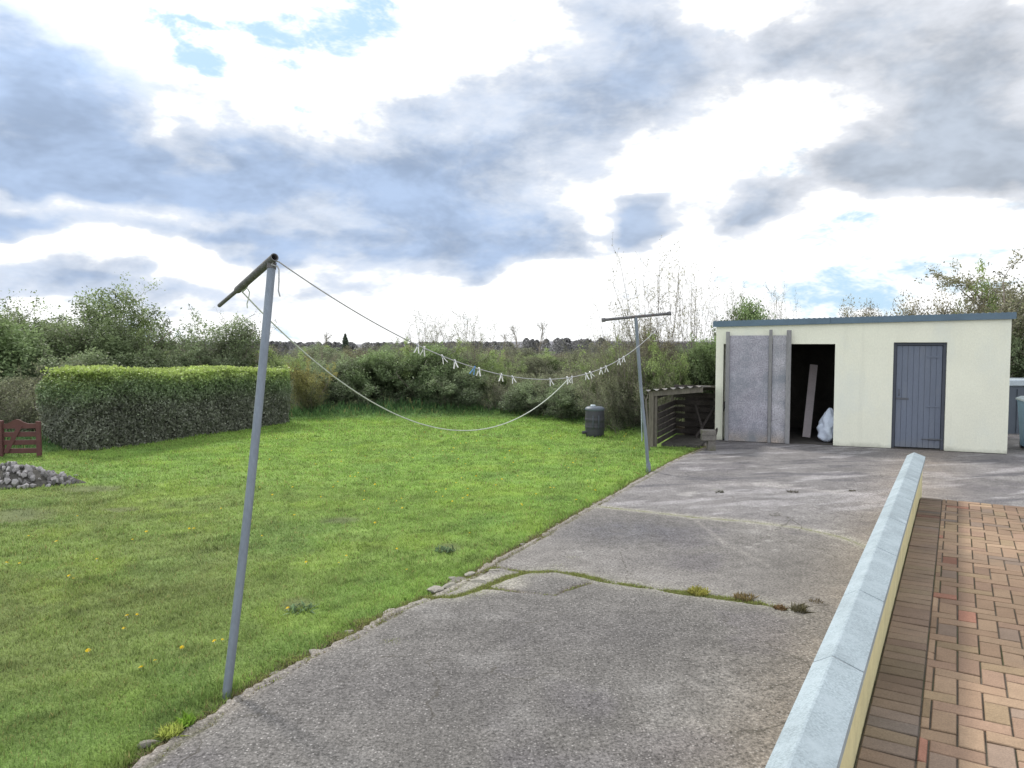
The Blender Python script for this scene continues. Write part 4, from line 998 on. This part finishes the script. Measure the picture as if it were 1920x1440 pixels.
def rubble():
    c = G(22, 908); mb = MB(); n = 40; vs = [(0, 0, .26)]; fs = []
    for r_, z in ((.4, .17), (.8, .06), (1.0, -.02)):
        for k in range(n):
            a = 2 * math.pi * k / n; q = r_ * (1 + .12 * math.sin(3 * a + 1) + .07 * math.sin(7 * a)); vs.append((q * .92 * math.cos(a), q * .42 * math.sin(a), z))
    fs += [(0, 1 + k, 1 + (k + 1) % n) for k in range(n)]
    for r_ in range(2): fs += [(1 + r_ * n + k, 1 + (r_ + 1) * n + k, 1 + (r_ + 1) * n + (k + 1) % n, 1 + r_ * n + (k + 1) % n) for k in range(n)]
    mb.add(vs, fs, smooth=True); o = mb.build('soil_heap', M['soil']); o.location = (c[0], c[1], 0); tag(o, 'low heap of dark soil under the rubble stones on the lawn', 'soil heap')
    protos = []
    for k in range(7):
        t = random.uniform(.8, 1.15); t = (.7, 1.0, 1.5, .85, 1.3, .6, 1.1)[k]; me = stone_mesh(1.0, 900 + k, .72, (.26 * t, .25 * t, .255 * t), 1).build('rubble_stone', M['stone']); protos.append(me)
    meshes = [o_.data for o_ in protos]
    for o_ in protos: bpy.data.objects.remove(o_)
    rs = np.random.default_rng(4)
    for i in range(230):
        a = rs.uniform(0, 2 * np.pi); q = rs.random() ** .6; x = q * .90 * math.cos(a); y = q * .42 * math.sin(a); z = .27 * (1 - q) ** .9 + .01
        s_ = rs.uniform(.025, .085) * (1.25 if i % 9 == 0 else 1)
        o = bpy.data.objects.new('rubble_stone', meshes[i % 7]); COL.objects.link(o); o.location = (c[0] + x, c[1] + y, z + s_ * .2); o.scale = (s_, s_ * rs.uniform(.7, 1.1), s_ * rs.uniform(.6, 1.1))
        o.rotation_euler = tuple(rs.uniform(-2, 2, 2)) + (rs.uniform(0, 6),)
        tag(o, 'rough grey stone in the rubble heap on the lawn', 'stone', 'stones of the rubble heap')
    for j, (px, py, s_, lab) in enumerate(((112, 899, .10, 'flat pale stone lying at the right foot of the rubble heap'), (143, 894, .045, 'small pale stone lying alone in the grass right of the rubble heap'), (85, 905, .08, 'pale stone near the right end of the rubble heap, beside the flat one'))):
        g = G(px, py); o = bpy.data.objects.new('rubble_stone', meshes[j]); COL.objects.link(o); o.location = (g[0], g[1], .02); o.scale = (s_ * 1.4, s_, s_ * .7); tag(o, lab, 'stone')
rubble()

# ---------------------------------------------------------------- dandelions
def dandelions():
    root = empty('dandelion'); mb = MB(); mb.tube([(0, 0, 0), (.003, 0, .045)], .0016, 5); mb.build('stem', M['blade'], root); mb2 = MB(); n = 22
    vs = [(0, 0, .010)]; fs = []
    for k in range(n): a = 2 * math.pi * k / n; vs += [(.020 * math.cos(a - .1), .020 * math.sin(a - .1), .004), (.021 * math.cos(a + .1), .021 * math.sin(a + .1), .002)]; fs.append((0, 1 + 2 * k, 2 + 2 * k))
    vs += [(x * .6, y * .6, z + .008) for x, y, z in vs[1:]]; m_ = 2 * n
    fs += [(0, 1 + m_ + 2 * k, 2 + m_ + 2 * k) for k in range(n)]
    mb2.add([(x + .003, y, z + .043) for x, y, z in vs], fs); h = mb2.build('flower_head', M['yellow'], root)
    kids = children(root)
    named = [(131, 1087, 'dandelion'), (137, 1090, ''), (258, 1158, ''), (168, 1228, ''), (290, 1247, ''), (418, 1205, ''), (38, 1062, ''), (10, 1062, ''), (54, 1012, ''), (363, 1000, ''), (355, 998, ''),
             (575, 1060, ''), (745, 1035, ''), (650, 1047, ''), (512, 935, ''), (265, 1262, ''), (235, 1185, ''), (128, 1085, ''), (1080, 945, ''), (1100, 905, ''), (940, 905, '')]
    pts = [(a, b) for a, b, _ in named]; rs = np.random.default_rng(8)
    while len(pts) < 120:
        if rs.random() < .8: a, b = rs.normal(900, 170), rs.uniform(805, 960)
        else: a, b = rs.uniform(0, 900), rs.uniform(860, 1300)
        g = G(a, b)
        if in_lawn(np.array([g[0] + .15]), np.array([g[1]]))[0]: pts.append((a, b))
    for i, (a, b) in enumerate(pts):
        g = G(a, b); far = g[1] > 7
        if i == 0: o = root
        elif not far: o = copy_tree(root, kids=kids)
        else: o = copy_tree(root, kids=[h])
        o.location = (g[0], g[1], .0 if not far else .012); s_ = rs.uniform(.55, 1.0) * (.85 if not far else .9); o.scale = (s_, s_, s_); o.rotation_euler = (rs.uniform(-.3, .3) - .2, rs.uniform(-.3, .3), rs.uniform(0, 6))
        tag(o, 'yellow dandelion flower open in the short lawn grass', 'dandelion', 'dandelions dotting the lawn')
dandelions()

# ---------------------------------------------------------------- plants
def tubes_np(S, name, m, parent):
    S = np.array(S); P0 = S[:, 0:3]; P1 = S[:, 3:6]; r0 = S[:, 6]; r1 = S[:, 7]
    t = P1 - P0; t /= np.linalg.norm(t, axis=1)[:, None] + 1e-9
    ref = np.cross(t, np.tile([.3, .9, .2], (len(t), 1))); ref /= np.linalg.norm(ref, axis=1)[:, None] + 1e-9; q = np.cross(t, ref)
    V = []
    for Pp, r_ in ((P0, r0), (P1, r1)):
        for k in range(3):
            a = 2 * math.pi * k / 3; V.append(Pp + (ref * math.cos(a) + q * math.sin(a)) * r_[:, None])
    V = np.stack(V, 1).reshape(-1, 3); b = (np.arange(len(S)) * 6)[:, None]
    Q = np.concatenate([b + np.array([[k, (k + 1) % 3, 3 + (k + 1) % 3, 3 + k]]) for k in range(3)])
    return np_mesh(name, V, Q, np.ones((len(V), 3)), m, parent)
def leaves_np(Pt, size, C, name, m, parent, up=0.0, ratio=.5):
    n = len(Pt); d = rng.normal(size=(n, 3)); d /= np.linalg.norm(d, axis=1)[:, None]; e = rng.normal(size=(n, 3)) + np.array([0, 0, up]); e = np.cross(d, e); e /= np.linalg.norm(e, axis=1)[:, None] + 1e-9
    L_ = (size * (.6 + .8 * rng.random(n)))[:, None]; nrm = np.cross(d, e)
    a = Pt - d * L_ * .5; b = Pt + e * L_ * ratio * .5 + nrm * L_ * .06; c = Pt + d * L_ * .5; f = Pt - e * L_ * ratio * .5 + nrm * L_ * .06
    V = np.stack([a, b, c, f], 1).reshape(-1, 3); Q = (np.arange(n) * 4)[:, None] + np.arange(4)[None]
    return np_mesh(name, V, Q, np.repeat(C, 4, 0), m, parent)
def grow(rs, H, spread, nst, base_r, side=2, twigs=2, upright=.5, thick=.02, jitter=.25, wisp=1.0, arch=0.0):
    S = []; T = []
    def seg(p, d, ln, r_, steps, lvl):
        d = d / np.linalg.norm(d); r1 = r_
        for i in range(steps):
            d = d + rs.normal(0, jitter / (1 + .3 * steps) * 2, 3) + np.array([0, 0, upright * .12 - arch * .14 * i / steps]); d /= np.linalg.norm(d)
            q = p + d * ln / steps; rn = r1 * (1 - .75 / steps); rn = max(rn, .0022); S.append((*p, *q, r1, rn))
            if lvl >= 1: T.append((*q, lvl))
            if lvl == 0 and i >= steps * .18:
                for _ in range(side):
                    if rs.random() < .85:
                        dd = d + rs.normal(0, .75, 3); dd[2] += .1 * upright; seg(q, dd, ln * rs.uniform(.18, .38) * wisp * (1.1 - .5 * i / steps), r1 * .5, 4, 1)
            elif lvl == 1:
                for _ in range(twigs):
                    if rs.random() < .8: dd = d + rs.normal(0, .7, 3); seg(q, dd, ln * rs.uniform(.25, .5), max(r1 * .5, .0025), 2, 2)
            p = q; r1 = rn
    for k in range(nst):
        a = rs.uniform(0, 2 * np.pi); b = rs.uniform(0, base_r); out = rs.uniform(0, spread)
        seg(np.array([math.cos(a) * b, math.sin(a) * b, -.05]), np.array([math.cos(a) * out, math.sin(a) * out, 1.0]), H * rs.uniform(.7, 1.05), thick * rs.uniform(.6, 1.2), 8, 0)
    return S, np.array(T)
def lobes_cloud(rs, lobes, n):
    """leaf positions through lumpy crown volumes, denser toward their skin, with gaps"""
    out = []; tot = sum(l[3] * l[4] * l[5] for l in lobes)
    for (cx, cy, cz, a, b, c) in lobes:
        k = int(n * a * b * c / tot) * 2; d = rs.normal(size=(k, 3)); d /= np.linalg.norm(d, axis=1)[:, None]
        r_ = rs.random(k) ** .45
        lump = .78 + .45 * fbm(d[:, 0] * 2.3 + d[:, 2] * 1.7 + cx * 3, d[:, 1] * 2.3 - d[:, 2] + cz * 5, int(cx * 10) & 15)
        p = d * (r_ * lump)[:, None] * np.array([a, b, c]) + np.array([cx, cy, cz])
        g = fbm(p[:, 0] * 2.6 + p[:, 2], p[:, 1] * 2.6 + p[:, 2] * 2.2, 33)
        out.append(p[g > .44][: int(n * a * b * c / tot)])
    p = np.concatenate(out); return p[p[:, 2] > 0]
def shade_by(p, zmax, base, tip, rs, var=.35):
    h = np.clip(p[:, 2] / zmax, 0, 1)[:, None]; c = (np.array(base) * (1 - h) + np.array(tip) * h) * 1.10 + np.array([.052, .060, .050])  # darker low down; the grey added to every leaf is painted haze
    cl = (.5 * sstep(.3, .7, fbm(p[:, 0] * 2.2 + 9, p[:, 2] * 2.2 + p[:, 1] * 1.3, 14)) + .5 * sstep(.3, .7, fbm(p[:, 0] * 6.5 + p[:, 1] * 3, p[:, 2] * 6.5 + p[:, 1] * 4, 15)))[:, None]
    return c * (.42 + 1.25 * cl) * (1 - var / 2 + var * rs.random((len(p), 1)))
PROTO = {}
def proto(kind, seed, H, W, S, T, lv_n, size, base, tip, lobes=None, lob_n=0, m='leaf', ratio=.5, twigm='twig', off=.05, tipfrac=1.0):
    rs = np.random.default_rng(seed); root = empty('shrub')
    if S: tubes_np(S, 'branches', M[twigm], root)
    pts = []
    if lv_n:
        idx = rs.integers(0, len(T), lv_n); pts.append(T[idx, :3] + rs.normal(0, off, (lv_n, 3)))
    if lob_n: pts.append(lobes_cloud(rs, lobes, lob_n))
    p = np.concatenate(pts); p = p[p[:, 2] > .0]
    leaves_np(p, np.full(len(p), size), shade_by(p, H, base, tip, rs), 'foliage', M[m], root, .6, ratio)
    allz = p[:, 2]; ext = np.percentile(np.abs(p[:, :2]), 97)
    PROTO[kind] = dict(root=root, kids=children(root), H=np.percentile(allz, 99.5), W=2 * ext, used=False)
def L_(rs, n, R_, H, sz, zlo=.3): return [(rs.uniform(-R_, R_), rs.uniform(-R_, R_) * .8, rs.uniform(zlo, H), sz * rs.uniform(.7, 1.2), sz * rs.uniform(.7, 1.2), sz * rs.uniform(.6, 1.0)) for _ in range(n)]
rs = np.random.default_rng(21)
S, T = grow(rs, 2.3, .9, 9, .4, 2, 2, .3, .03, .3)
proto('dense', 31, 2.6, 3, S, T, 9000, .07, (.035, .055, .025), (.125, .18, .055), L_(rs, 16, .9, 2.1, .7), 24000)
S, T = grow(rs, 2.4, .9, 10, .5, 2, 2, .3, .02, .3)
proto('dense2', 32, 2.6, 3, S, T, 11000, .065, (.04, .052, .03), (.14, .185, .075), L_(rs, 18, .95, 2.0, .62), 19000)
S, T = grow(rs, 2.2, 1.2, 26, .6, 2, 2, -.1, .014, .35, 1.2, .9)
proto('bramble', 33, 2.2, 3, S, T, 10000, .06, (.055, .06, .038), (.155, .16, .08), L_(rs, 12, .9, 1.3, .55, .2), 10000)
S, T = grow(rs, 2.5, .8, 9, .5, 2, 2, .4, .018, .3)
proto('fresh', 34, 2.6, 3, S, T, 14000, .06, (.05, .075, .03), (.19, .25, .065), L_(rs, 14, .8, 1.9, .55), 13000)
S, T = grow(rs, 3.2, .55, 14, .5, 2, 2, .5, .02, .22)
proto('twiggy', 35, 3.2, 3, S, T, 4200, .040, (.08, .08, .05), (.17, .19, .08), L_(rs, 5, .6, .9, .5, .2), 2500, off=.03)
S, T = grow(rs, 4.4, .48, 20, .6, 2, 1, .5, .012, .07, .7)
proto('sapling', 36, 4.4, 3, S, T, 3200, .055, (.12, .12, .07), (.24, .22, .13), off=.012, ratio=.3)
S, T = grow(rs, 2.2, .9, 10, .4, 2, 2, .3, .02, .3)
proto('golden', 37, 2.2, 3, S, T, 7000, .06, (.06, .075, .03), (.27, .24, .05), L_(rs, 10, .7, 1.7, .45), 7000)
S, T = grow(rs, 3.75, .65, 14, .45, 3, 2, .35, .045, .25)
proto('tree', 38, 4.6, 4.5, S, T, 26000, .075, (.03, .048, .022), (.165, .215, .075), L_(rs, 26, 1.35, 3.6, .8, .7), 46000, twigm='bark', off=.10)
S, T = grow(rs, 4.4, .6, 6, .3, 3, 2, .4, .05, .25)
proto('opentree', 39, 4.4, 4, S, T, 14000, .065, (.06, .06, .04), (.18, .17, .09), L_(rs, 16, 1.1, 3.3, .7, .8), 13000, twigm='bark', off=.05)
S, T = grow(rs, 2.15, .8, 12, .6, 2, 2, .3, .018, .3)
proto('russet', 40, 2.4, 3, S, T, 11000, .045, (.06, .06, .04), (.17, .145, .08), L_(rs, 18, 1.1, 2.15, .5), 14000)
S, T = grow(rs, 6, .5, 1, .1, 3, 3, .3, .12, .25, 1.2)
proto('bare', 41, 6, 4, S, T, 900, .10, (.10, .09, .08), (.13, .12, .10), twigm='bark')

NAMES = dict(tree=('bushy_tree', 'tree'), opentree=('open_tree', 'tree'), bare=('bare_tree', 'tree'), sapling=('willow_saplings', 'saplings'))
def plant(kind, px, Y, top_y, w_px, label, group=None, rz=None):
    pr = PROTO[kind]; X = (px - 960) / F * Y; gz = float(ground_z(X, Y)); zt = P(px, top_y, Y)[2]
    if not pr['used']: o = pr['root']; pr['used'] = True
    else: o = copy_tree(pr['root'], kids=pr['kids'])
    nm, cat = NAMES.get(kind, ('shrub', 'shrub')); o.name = nm
    sz = (zt - gz) / pr['H']; sx_ = (w_px / F * Y) / pr['W']
    o.location = (X, Y, gz); o.scale = (sx_, sx_ * .9 + .1 * sz, sz); o.rotation_euler = (0, 0, random.uniform(0, 6.28) if rz is None else rz)
    tag(o, label, cat, group); return o

# left group
plant('tree', 165, 20.5, 548, 250, 'tall dark bushy tree rising behind the left end of the clipped hedge')
plant('dense', 20, 18.5, 600, 260, 'dense green bush at the left edge, left of the tall bushy tree')
plant('tree', -60, 22, 590, 260, 'leafy tree cut off by the left edge of the photo')
plant('fresh', 262, 20.8, 600, 110, 'lighter leafy shrub on the right flank of the tall bushy tree')
plant('dense2', 240, 19.5, 655, 170, 'low green shrub behind the hedge below the tall bushy tree')
plant('bramble', 20, 14.9, 700, 220, 'grey brown bramble thicket directly behind the red gate')
plant('bramble', 75, 16.2, 690, 200, 'brown bramble thicket between the red gate and the tall bushy tree')
plant('dense2', 130, 17.8, 660, 200, 'dark shrub standing just behind the hedge near its left end')
plant('dense2', 415, 24, 600, 165, 'rounded grey green bush behind the middle of the clipped hedge')
plant('twiggy', 440, 24.6, 590, 150, 'twiggy shrub poking out of the rounded bush left of the near pole')
plant('bramble', 330, 22.5, 668, 130, 'low scrubby bush in the gap between the two large bushes')
plant('fresh', 500, 24, 655, 130, 'yellowish green shrub behind the near pole and the hedge')
plant('fresh', 540, 23, 668, 110, 'pale green shrub behind the right end of the clipped hedge')
plant('golden', 578, 20.2, 678, 75, 'golden yellow flowering shrub at the right end of the hedge')
plant('dense2', 572, 20.8, 720, 70, 'dark low bush under the golden shrub')
# back hedgerow
HR = 'shrubs of the hedgerow behind the lawn'
row = [('dense2', 625, 22, 672, 120, 'dark green hedgerow shrub right of the golden shrub'), ('dense', 690, 22.2, 662, 150, 'broad green hedgerow shrub between the golden shrub and the twiggy pair'),
       ('fresh', 745, 22.8, 650, 120, 'light green hedgerow shrub just left of the first pegs'), ('dense', 800, 22, 650, 150, 'green hedgerow shrub behind the first pegs on the line'),
       ('dense2', 860, 21.6, 690, 120, 'dark hedgerow shrub below the blue peg'), ('fresh', 872, 23, 650, 120, 'leafy hedgerow shrub behind the blue peg'),
       ('twiggy', 792, 23.5, 583, 100, 'tall twiggy shrub above the first pegs, left of a twiggy pair'), ('twiggy', 878, 23.8, 585, 120, 'tall twiggy shrub above the blue peg, right of a twiggy pair'),
       ('fresh', 928, 22.4, 668, 70, 'bright yellow green shrub in the hedgerow gap'), ('bramble', 935, 21.2, 735, 70, 'pale straw coloured brambles low in the hedgerow gap'),
       ('bramble', 985, 21.5, 690, 120, 'brownish bramble bush right of the hedgerow gap'), ('dense2', 1005, 20.4, 715, 120, 'dark bush low behind the slack line, left of the barrel'),
       ('bramble', 1060, 20.5, 690, 140, 'russet bramble bush behind the junction of the two lines'), ('dense2', 1075, 19.2, 715, 110, 'dark bush directly behind the barrel'),
       ('russet', 1050, 22.5, 700, 140, 'rusty brown shrub further back above the barrel')]
for r_ in row: plant(*r_, group=HR)
plant('sapling', 1180, 17.6, 560, 130, 'sparse clump of thin saplings just left of the far pole', 'clumps of bare saplings')
plant('sapling', 1245, 18.2, 462, 190, 'tallest clump of thin budding saplings behind the far pole crossbar', 'clumps of bare saplings')
plant('sapling', 1300, 19.0, 500, 120, 'clump of thin saplings beside the left end of the shed roof', 'clumps of bare saplings')
plant('twiggy', 1190, 17.4, 600, 120, 'twiggy shrub behind the far washing line pole')
plant('twiggy', 1130, 18.0, 640, 110, 'twiggy arching shrub right behind the barrel')
plant('bramble', 1150, 16.9, 690, 120, 'brown arching brambles right of the barrel')
plant('fresh', 1165, 18.2, 650, 130, 'light green shrub between barrel and far pole')
plant('fresh', 1250, 17.6, 645, 130, 'green shrub above the log store roof, left part')
plant('dense', 1310, 17.6, 640, 130, 'dark green shrub against the left wall of the shed')
plant('bramble', 1235, 16.9, 700, 110, 'tangled brown shrub behind the log store')
plant('russet', 1225, 18.8, 610, 120, 'reddish twiggy shrub under the right arm of the far crossbar')
# behind the shed
SB = 'shrubs behind the shed'
plant('dense', 1410, 19.2, 572, 120, 'dark leafy shrub topping the shed roof near its left end', SB)
plant('twiggy', 1385, 19.0, 540, 90, 'twiggy shrub sticking up over the left end of the shed roof', SB)
plant('twiggy', 1455, 19.4, 538, 80, 'thin twiggy shrub above the roof over the open doorway', SB)
plant('russet', 1600, 18.6, 572, 120, 'small russet shrub just showing over the middle of the roof', SB)
plant('russet', 1680, 18.4, 566, 170, 'wide russet shrub over the roof above the plank door', SB)
plant('russet', 1765, 18.2, 556, 170, 'russet green shrub over the roof right of the plank door', SB)
plant('opentree', 1890, 18.5, 500, 260, 'open spring tree rising behind the right end of the shed')
plant('fresh', 1835, 18.8, 528, 120, 'leafy shrub under the open tree over the right end of the roof', SB)
plant('dense2', 1935, 17.8, 590, 150, 'dark foliage filling the gap right of the shed', SB)
plant('dense', 1985, 17.0, 640, 200, 'dark bush at the right edge behind the slate grey box', SB)
# scrub further out, seen over the hedgerow
FS = 'scrub in the field beyond the hedgerow'
kinds = ['bramble', 'dense2', 'fresh', 'russet', 'twiggy', 'bramble']
for i in range(46):
    Y = random.uniform(27, 60); px = 300 + (i + random.random()) * (1340 - 300) / 46
    plant(kinds[i % 6], px, Y, random.uniform(645, 664), random.uniform(70, 120), 'mixed brown and green bush in the scrubby field beyond the hedgerow', FS)
BT = 'bare trees on the skyline'
plant('bare', 600, 120, 622, 42, 'rounded bare tree on the skyline just right of the near pole', BT)
plant('bare', 1016, 75, 600, 45, 'tallest bare tree on the skyline left of the far pole', BT)
plant('bare', 978, 80, 606, 40, 'bare tree on the skyline left of the tallest one', BT)
plant('bare', 945, 85, 622, 36, 'small bare tree on the skyline right of the twiggy pair', BT)
plant('bare', 1130, 70, 628, 36, 'small bare tree on the skyline beside the sapling clump', BT)
for k_, pr in PROTO.items():
    if not pr['used']:
        for c in pr['kids']: bpy.data.objects.remove(c)
        bpy.data.objects.remove(pr['root'])

# conifer on the skyline and distant woods
def conifer(px, Y, top_y, w_px, label):
    X = (px - 960) / F * Y; gz = float(ground_z(X, Y)); H = P(px, top_y, Y)[2] - gz; W = w_px / F * Y / 2; root = empty('conifer', (X, Y, gz))
    mb = MB(); mb.tube([(0, 0, 0), (0, 0, H * .95)], [.18, .03], 6); mb.build('trunk', M['bark'], root)
    n = 2600; h = rng.random(n) ** 1.2; r_ = W * (np.abs(np.sin(h * 17)) * .35 + .65) * (1 - h) ** .6 * rng.random(n) ** .5; a = rng.random(n) * 2 * np.pi
    p = np.stack([np.cos(a) * r_, np.sin(a) * r_, h * H], 1); leaves_np(p, np.full(n, W * .22), np.array([.10, .13, .10]) * (.6 + .8 * rng.random((n, 1))), 'foliage', M['leaf'], root)
    tag(root, label, 'tree')
conifer(648, 110, 626, 30, 'small dark conifer standing up from the distant skyline')
def woods():
    Pp = []; Cc = []; Sz = []
    r2 = np.random.default_rng(77)
    for i in range(330):
        az_ = r2.uniform(-.85, .85); Y = r2.uniform(230, 330); X = az_ * Y; gz = float(ground_z(X, Y)); pxx = 960 + az_ * F
        tp = 641 + 1.0 * math.sin(pxx / 90) + r2.uniform(-.5, 2) - (9 * r2.random() if 960 < pxx < 1130 else 0)
        H = P(pxx, tp, Y)[2] - gz; W = r2.uniform(2.5, 5); n = 620; h = r2.random(n); r_ = W * np.sqrt(np.clip(1 - h ** 3, 0, 1)) * r2.random(n) ** .4; a = r2.random(n) * 6.28
        Pp.append(np.stack([X + np.cos(a) * r_, Y + np.sin(a) * r_, gz + h * H], 1)); Cc.append(np.array([.19, .19, .195]) * r2.uniform(.8, 1.2) * (.8 + .4 * r2.random((n, 1)))); Sz.append(np.full(n, .75))
    p = np.concatenate(Pp); o = leaves_np(p, np.concatenate(Sz), np.concatenate(Cc), 'distant_woodland', M['leaf'], None, ratio=.9)
    tag(o, 'dark strip of distant woodland along the horizon', 'woodland', kind='stuff')
woods()
# low hill behind the woodland
def hills():
    xs = np.linspace(-1400, 1400, 120); V = []
    for i, x in enumerate(xs):
        z = -6 + 9.5 + 1.5 * math.sin(x / 210) + 1.0 * math.sin(x / 83 + 1)
        V += [(x, 560, -7), (x, 640, z * .75), (x, 760, z), (x, 1200, -7)]
    Q = [(i * 4 + k, i * 4 + 4 + k, i * 4 + 5 + k, i * 4 + 1 + k) for i in range(119) for k in range(3)]
    tag(np_mesh('hills', np.array(V), np.array(Q), np.ones((len(V), 3)), M['hill'], smooth=True), kind='structure')
hills()

# ---------------------------------------------------------------- clipped hedge
def hedge():
    a = np.array(G(168, 848)[:2]); b = np.array(G(556, 792)[:2]); ln = np.linalg.norm(b - a); d = (b - a) / ln; nrm = np.array([-d[1], d[0]])
    if nrm[1] < 0: nrm = -nrm
    root = empty('clipped_hedge', (a[0], a[1], 0)); Dp = 1.35
    zl = P(150, 716, a[1] + .6)[2]; zr = P(540, 714, b[1])[2]
    rs = np.random.default_rng(3); n = 115000
    t = rs.random(n); u = np.clip(t * ln, 0, ln)
    # rounded section: walk round the profile from front foot over the top to the back foot
    topz = lambda u: (1.45 + (1.31 - 1.45) * (u / ln)) + .03 * np.sin(u * 2.1) + .09 * (fbm(u * 1.3, u * 0, 2) - .5)
    H = topz(u); s = rs.random(n) * (H + Dp + .5); cr_ = .28
    v = np.where(s < H, 0.0, np.clip(s - H, 0, Dp)); z = np.where(s < H, s, H); back = s > H + Dp; v = np.where(back, Dp, v); z = np.where(back, H - (s - H - Dp), z)
    # round the shoulders
    def rnd(v, z):
        dv = np.minimum(v, Dp - v); dz = H - z
        k = (dv < cr_) & (dz < cr_); q = np.hypot(cr_ - dv, cr_ - dz) + 1e-6
        nv = np.where(k, cr_ - (cr_ - dv) / q * cr_, dv); nz = np.where(k, cr_ - (cr_ - dz) / q * cr_, dz)
        return np.where(v < Dp / 2, nv, Dp - nv), H - nz
    v, z = rnd(v, z)
    # left and right ends are rounded and closed
    e = rs.random(n) < .16; left = rs.random(n) < .6
    v = np.where(e, rs.random(n) * Dp, v); z = np.where(e, rs.random(n) * H, z); u = np.where(e, np.where(left, 0, ln), u)
    er = .45; du = np.minimum(u, ln - u); dvf = v; k = (du < er) & (dvf < er)
    q = np.hypot(er - du, er - dvf) + 1e-6
    u2 = np.where(k, np.where(u < ln / 2, er - (er - du) / q * er, ln - er + (er - du) / q * er), u); v2 = np.where(k, er - (er - dvf) / q * er, v)
    dtop = np.clip((z - (H - .35)) / .35, 0, 1); u2 = np.where((u < er), u2 + dtop ** 2 * .22 * (1 - u / er), u2)
    depth = rs.exponential(.035, n); lump = .16 * (fbm(u2 * 1.8, z * 2.6 + v2 * 2, 12) - .5) + .12 * (fbm(u2 * 6, z * 6 + v2 * 6, 13) - .5)
    cu, cv_, cz = ln / 2, Dp / 2, H / 2
    off = np.stack([np.where(u2 < er, -1, np.where(u2 > ln - er, 1, 0)) * .5, np.where(v2 < .25, -1, np.where(v2 > Dp - .25, 1, 0)), np.where(z > H - .2, 1.0, 0)], 1); off /= np.linalg.norm(off, axis=1)[:, None] + 1e-6
    p = np.stack([u2, v2, z], 1) + off * (lump - depth)[:, None] + rs.normal(0, .012, (n, 3))
    p[:, 2] = np.maximum(p[:, 2], .02)
    W = np.stack([p[:, 0] * d[0] + p[:, 1] * nrm[0], p[:, 0] * d[1] + p[:, 1] * nrm[1], p[:, 2]], 1)
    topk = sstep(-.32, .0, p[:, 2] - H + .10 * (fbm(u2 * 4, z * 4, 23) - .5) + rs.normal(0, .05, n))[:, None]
    midk = sstep(-.75, -.25, p[:, 2] - H)[:, None]; c = (np.array([.205, .222, .175]) * (1 - midk) + np.array([.205, .28, .145]) * midk) * (1 - topk) + np.array([.37, .47, .14]) * topk  # sunlit top and shaded face painted into the leaf colours
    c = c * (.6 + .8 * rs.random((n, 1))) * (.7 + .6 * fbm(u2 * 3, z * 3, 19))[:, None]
    pale = (rs.random(n) < .035)[:, None]; c = np.where(pale, c * 1.9 + .02, c)
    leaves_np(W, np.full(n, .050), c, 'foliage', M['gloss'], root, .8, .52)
    # upright fresh shoots on top
    k = 4200; uu = rs.random(k) * ln; vv = rs.random(k) * Dp; x = uu * d[0] + vv * nrm[0]; y = uu * d[1] + vv * nrm[1]
    cc = np.array([.38, .48, .14]) * (.6 + .7 * rs.random((k, 1)))
    leaves_np(np.stack([x, y, topz(uu) - .02 + .08 * rs.random(k) ** 2 + .05 * (fbm(uu * 2.5, vv * 2.5, 44) - .4)], 1), np.full(k, .065), cc, 'shoots', M['leaf'], root, .8, .5)
    # inner woody mass
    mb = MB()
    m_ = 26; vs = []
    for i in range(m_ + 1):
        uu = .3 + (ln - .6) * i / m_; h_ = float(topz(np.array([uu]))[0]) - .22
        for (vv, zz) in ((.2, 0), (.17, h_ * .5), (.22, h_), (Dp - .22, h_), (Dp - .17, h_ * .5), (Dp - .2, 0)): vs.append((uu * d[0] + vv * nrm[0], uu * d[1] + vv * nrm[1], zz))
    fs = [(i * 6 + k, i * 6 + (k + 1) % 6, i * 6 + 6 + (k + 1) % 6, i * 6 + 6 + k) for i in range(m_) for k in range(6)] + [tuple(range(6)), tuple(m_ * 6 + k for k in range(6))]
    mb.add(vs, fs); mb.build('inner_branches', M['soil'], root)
    tag(root, 'long clipped evergreen hedge with bright green top along the left of the lawn', 'hedge')
hedge()

scene.view_settings.view_transform = 'Standard'; scene.view_settings.look = 'None'; scene.view_settings.exposure = 0; scene.view_settings.gamma = 1
scene.render.engine = 'CYCLES'
scene.cycles.max_bounces = 5
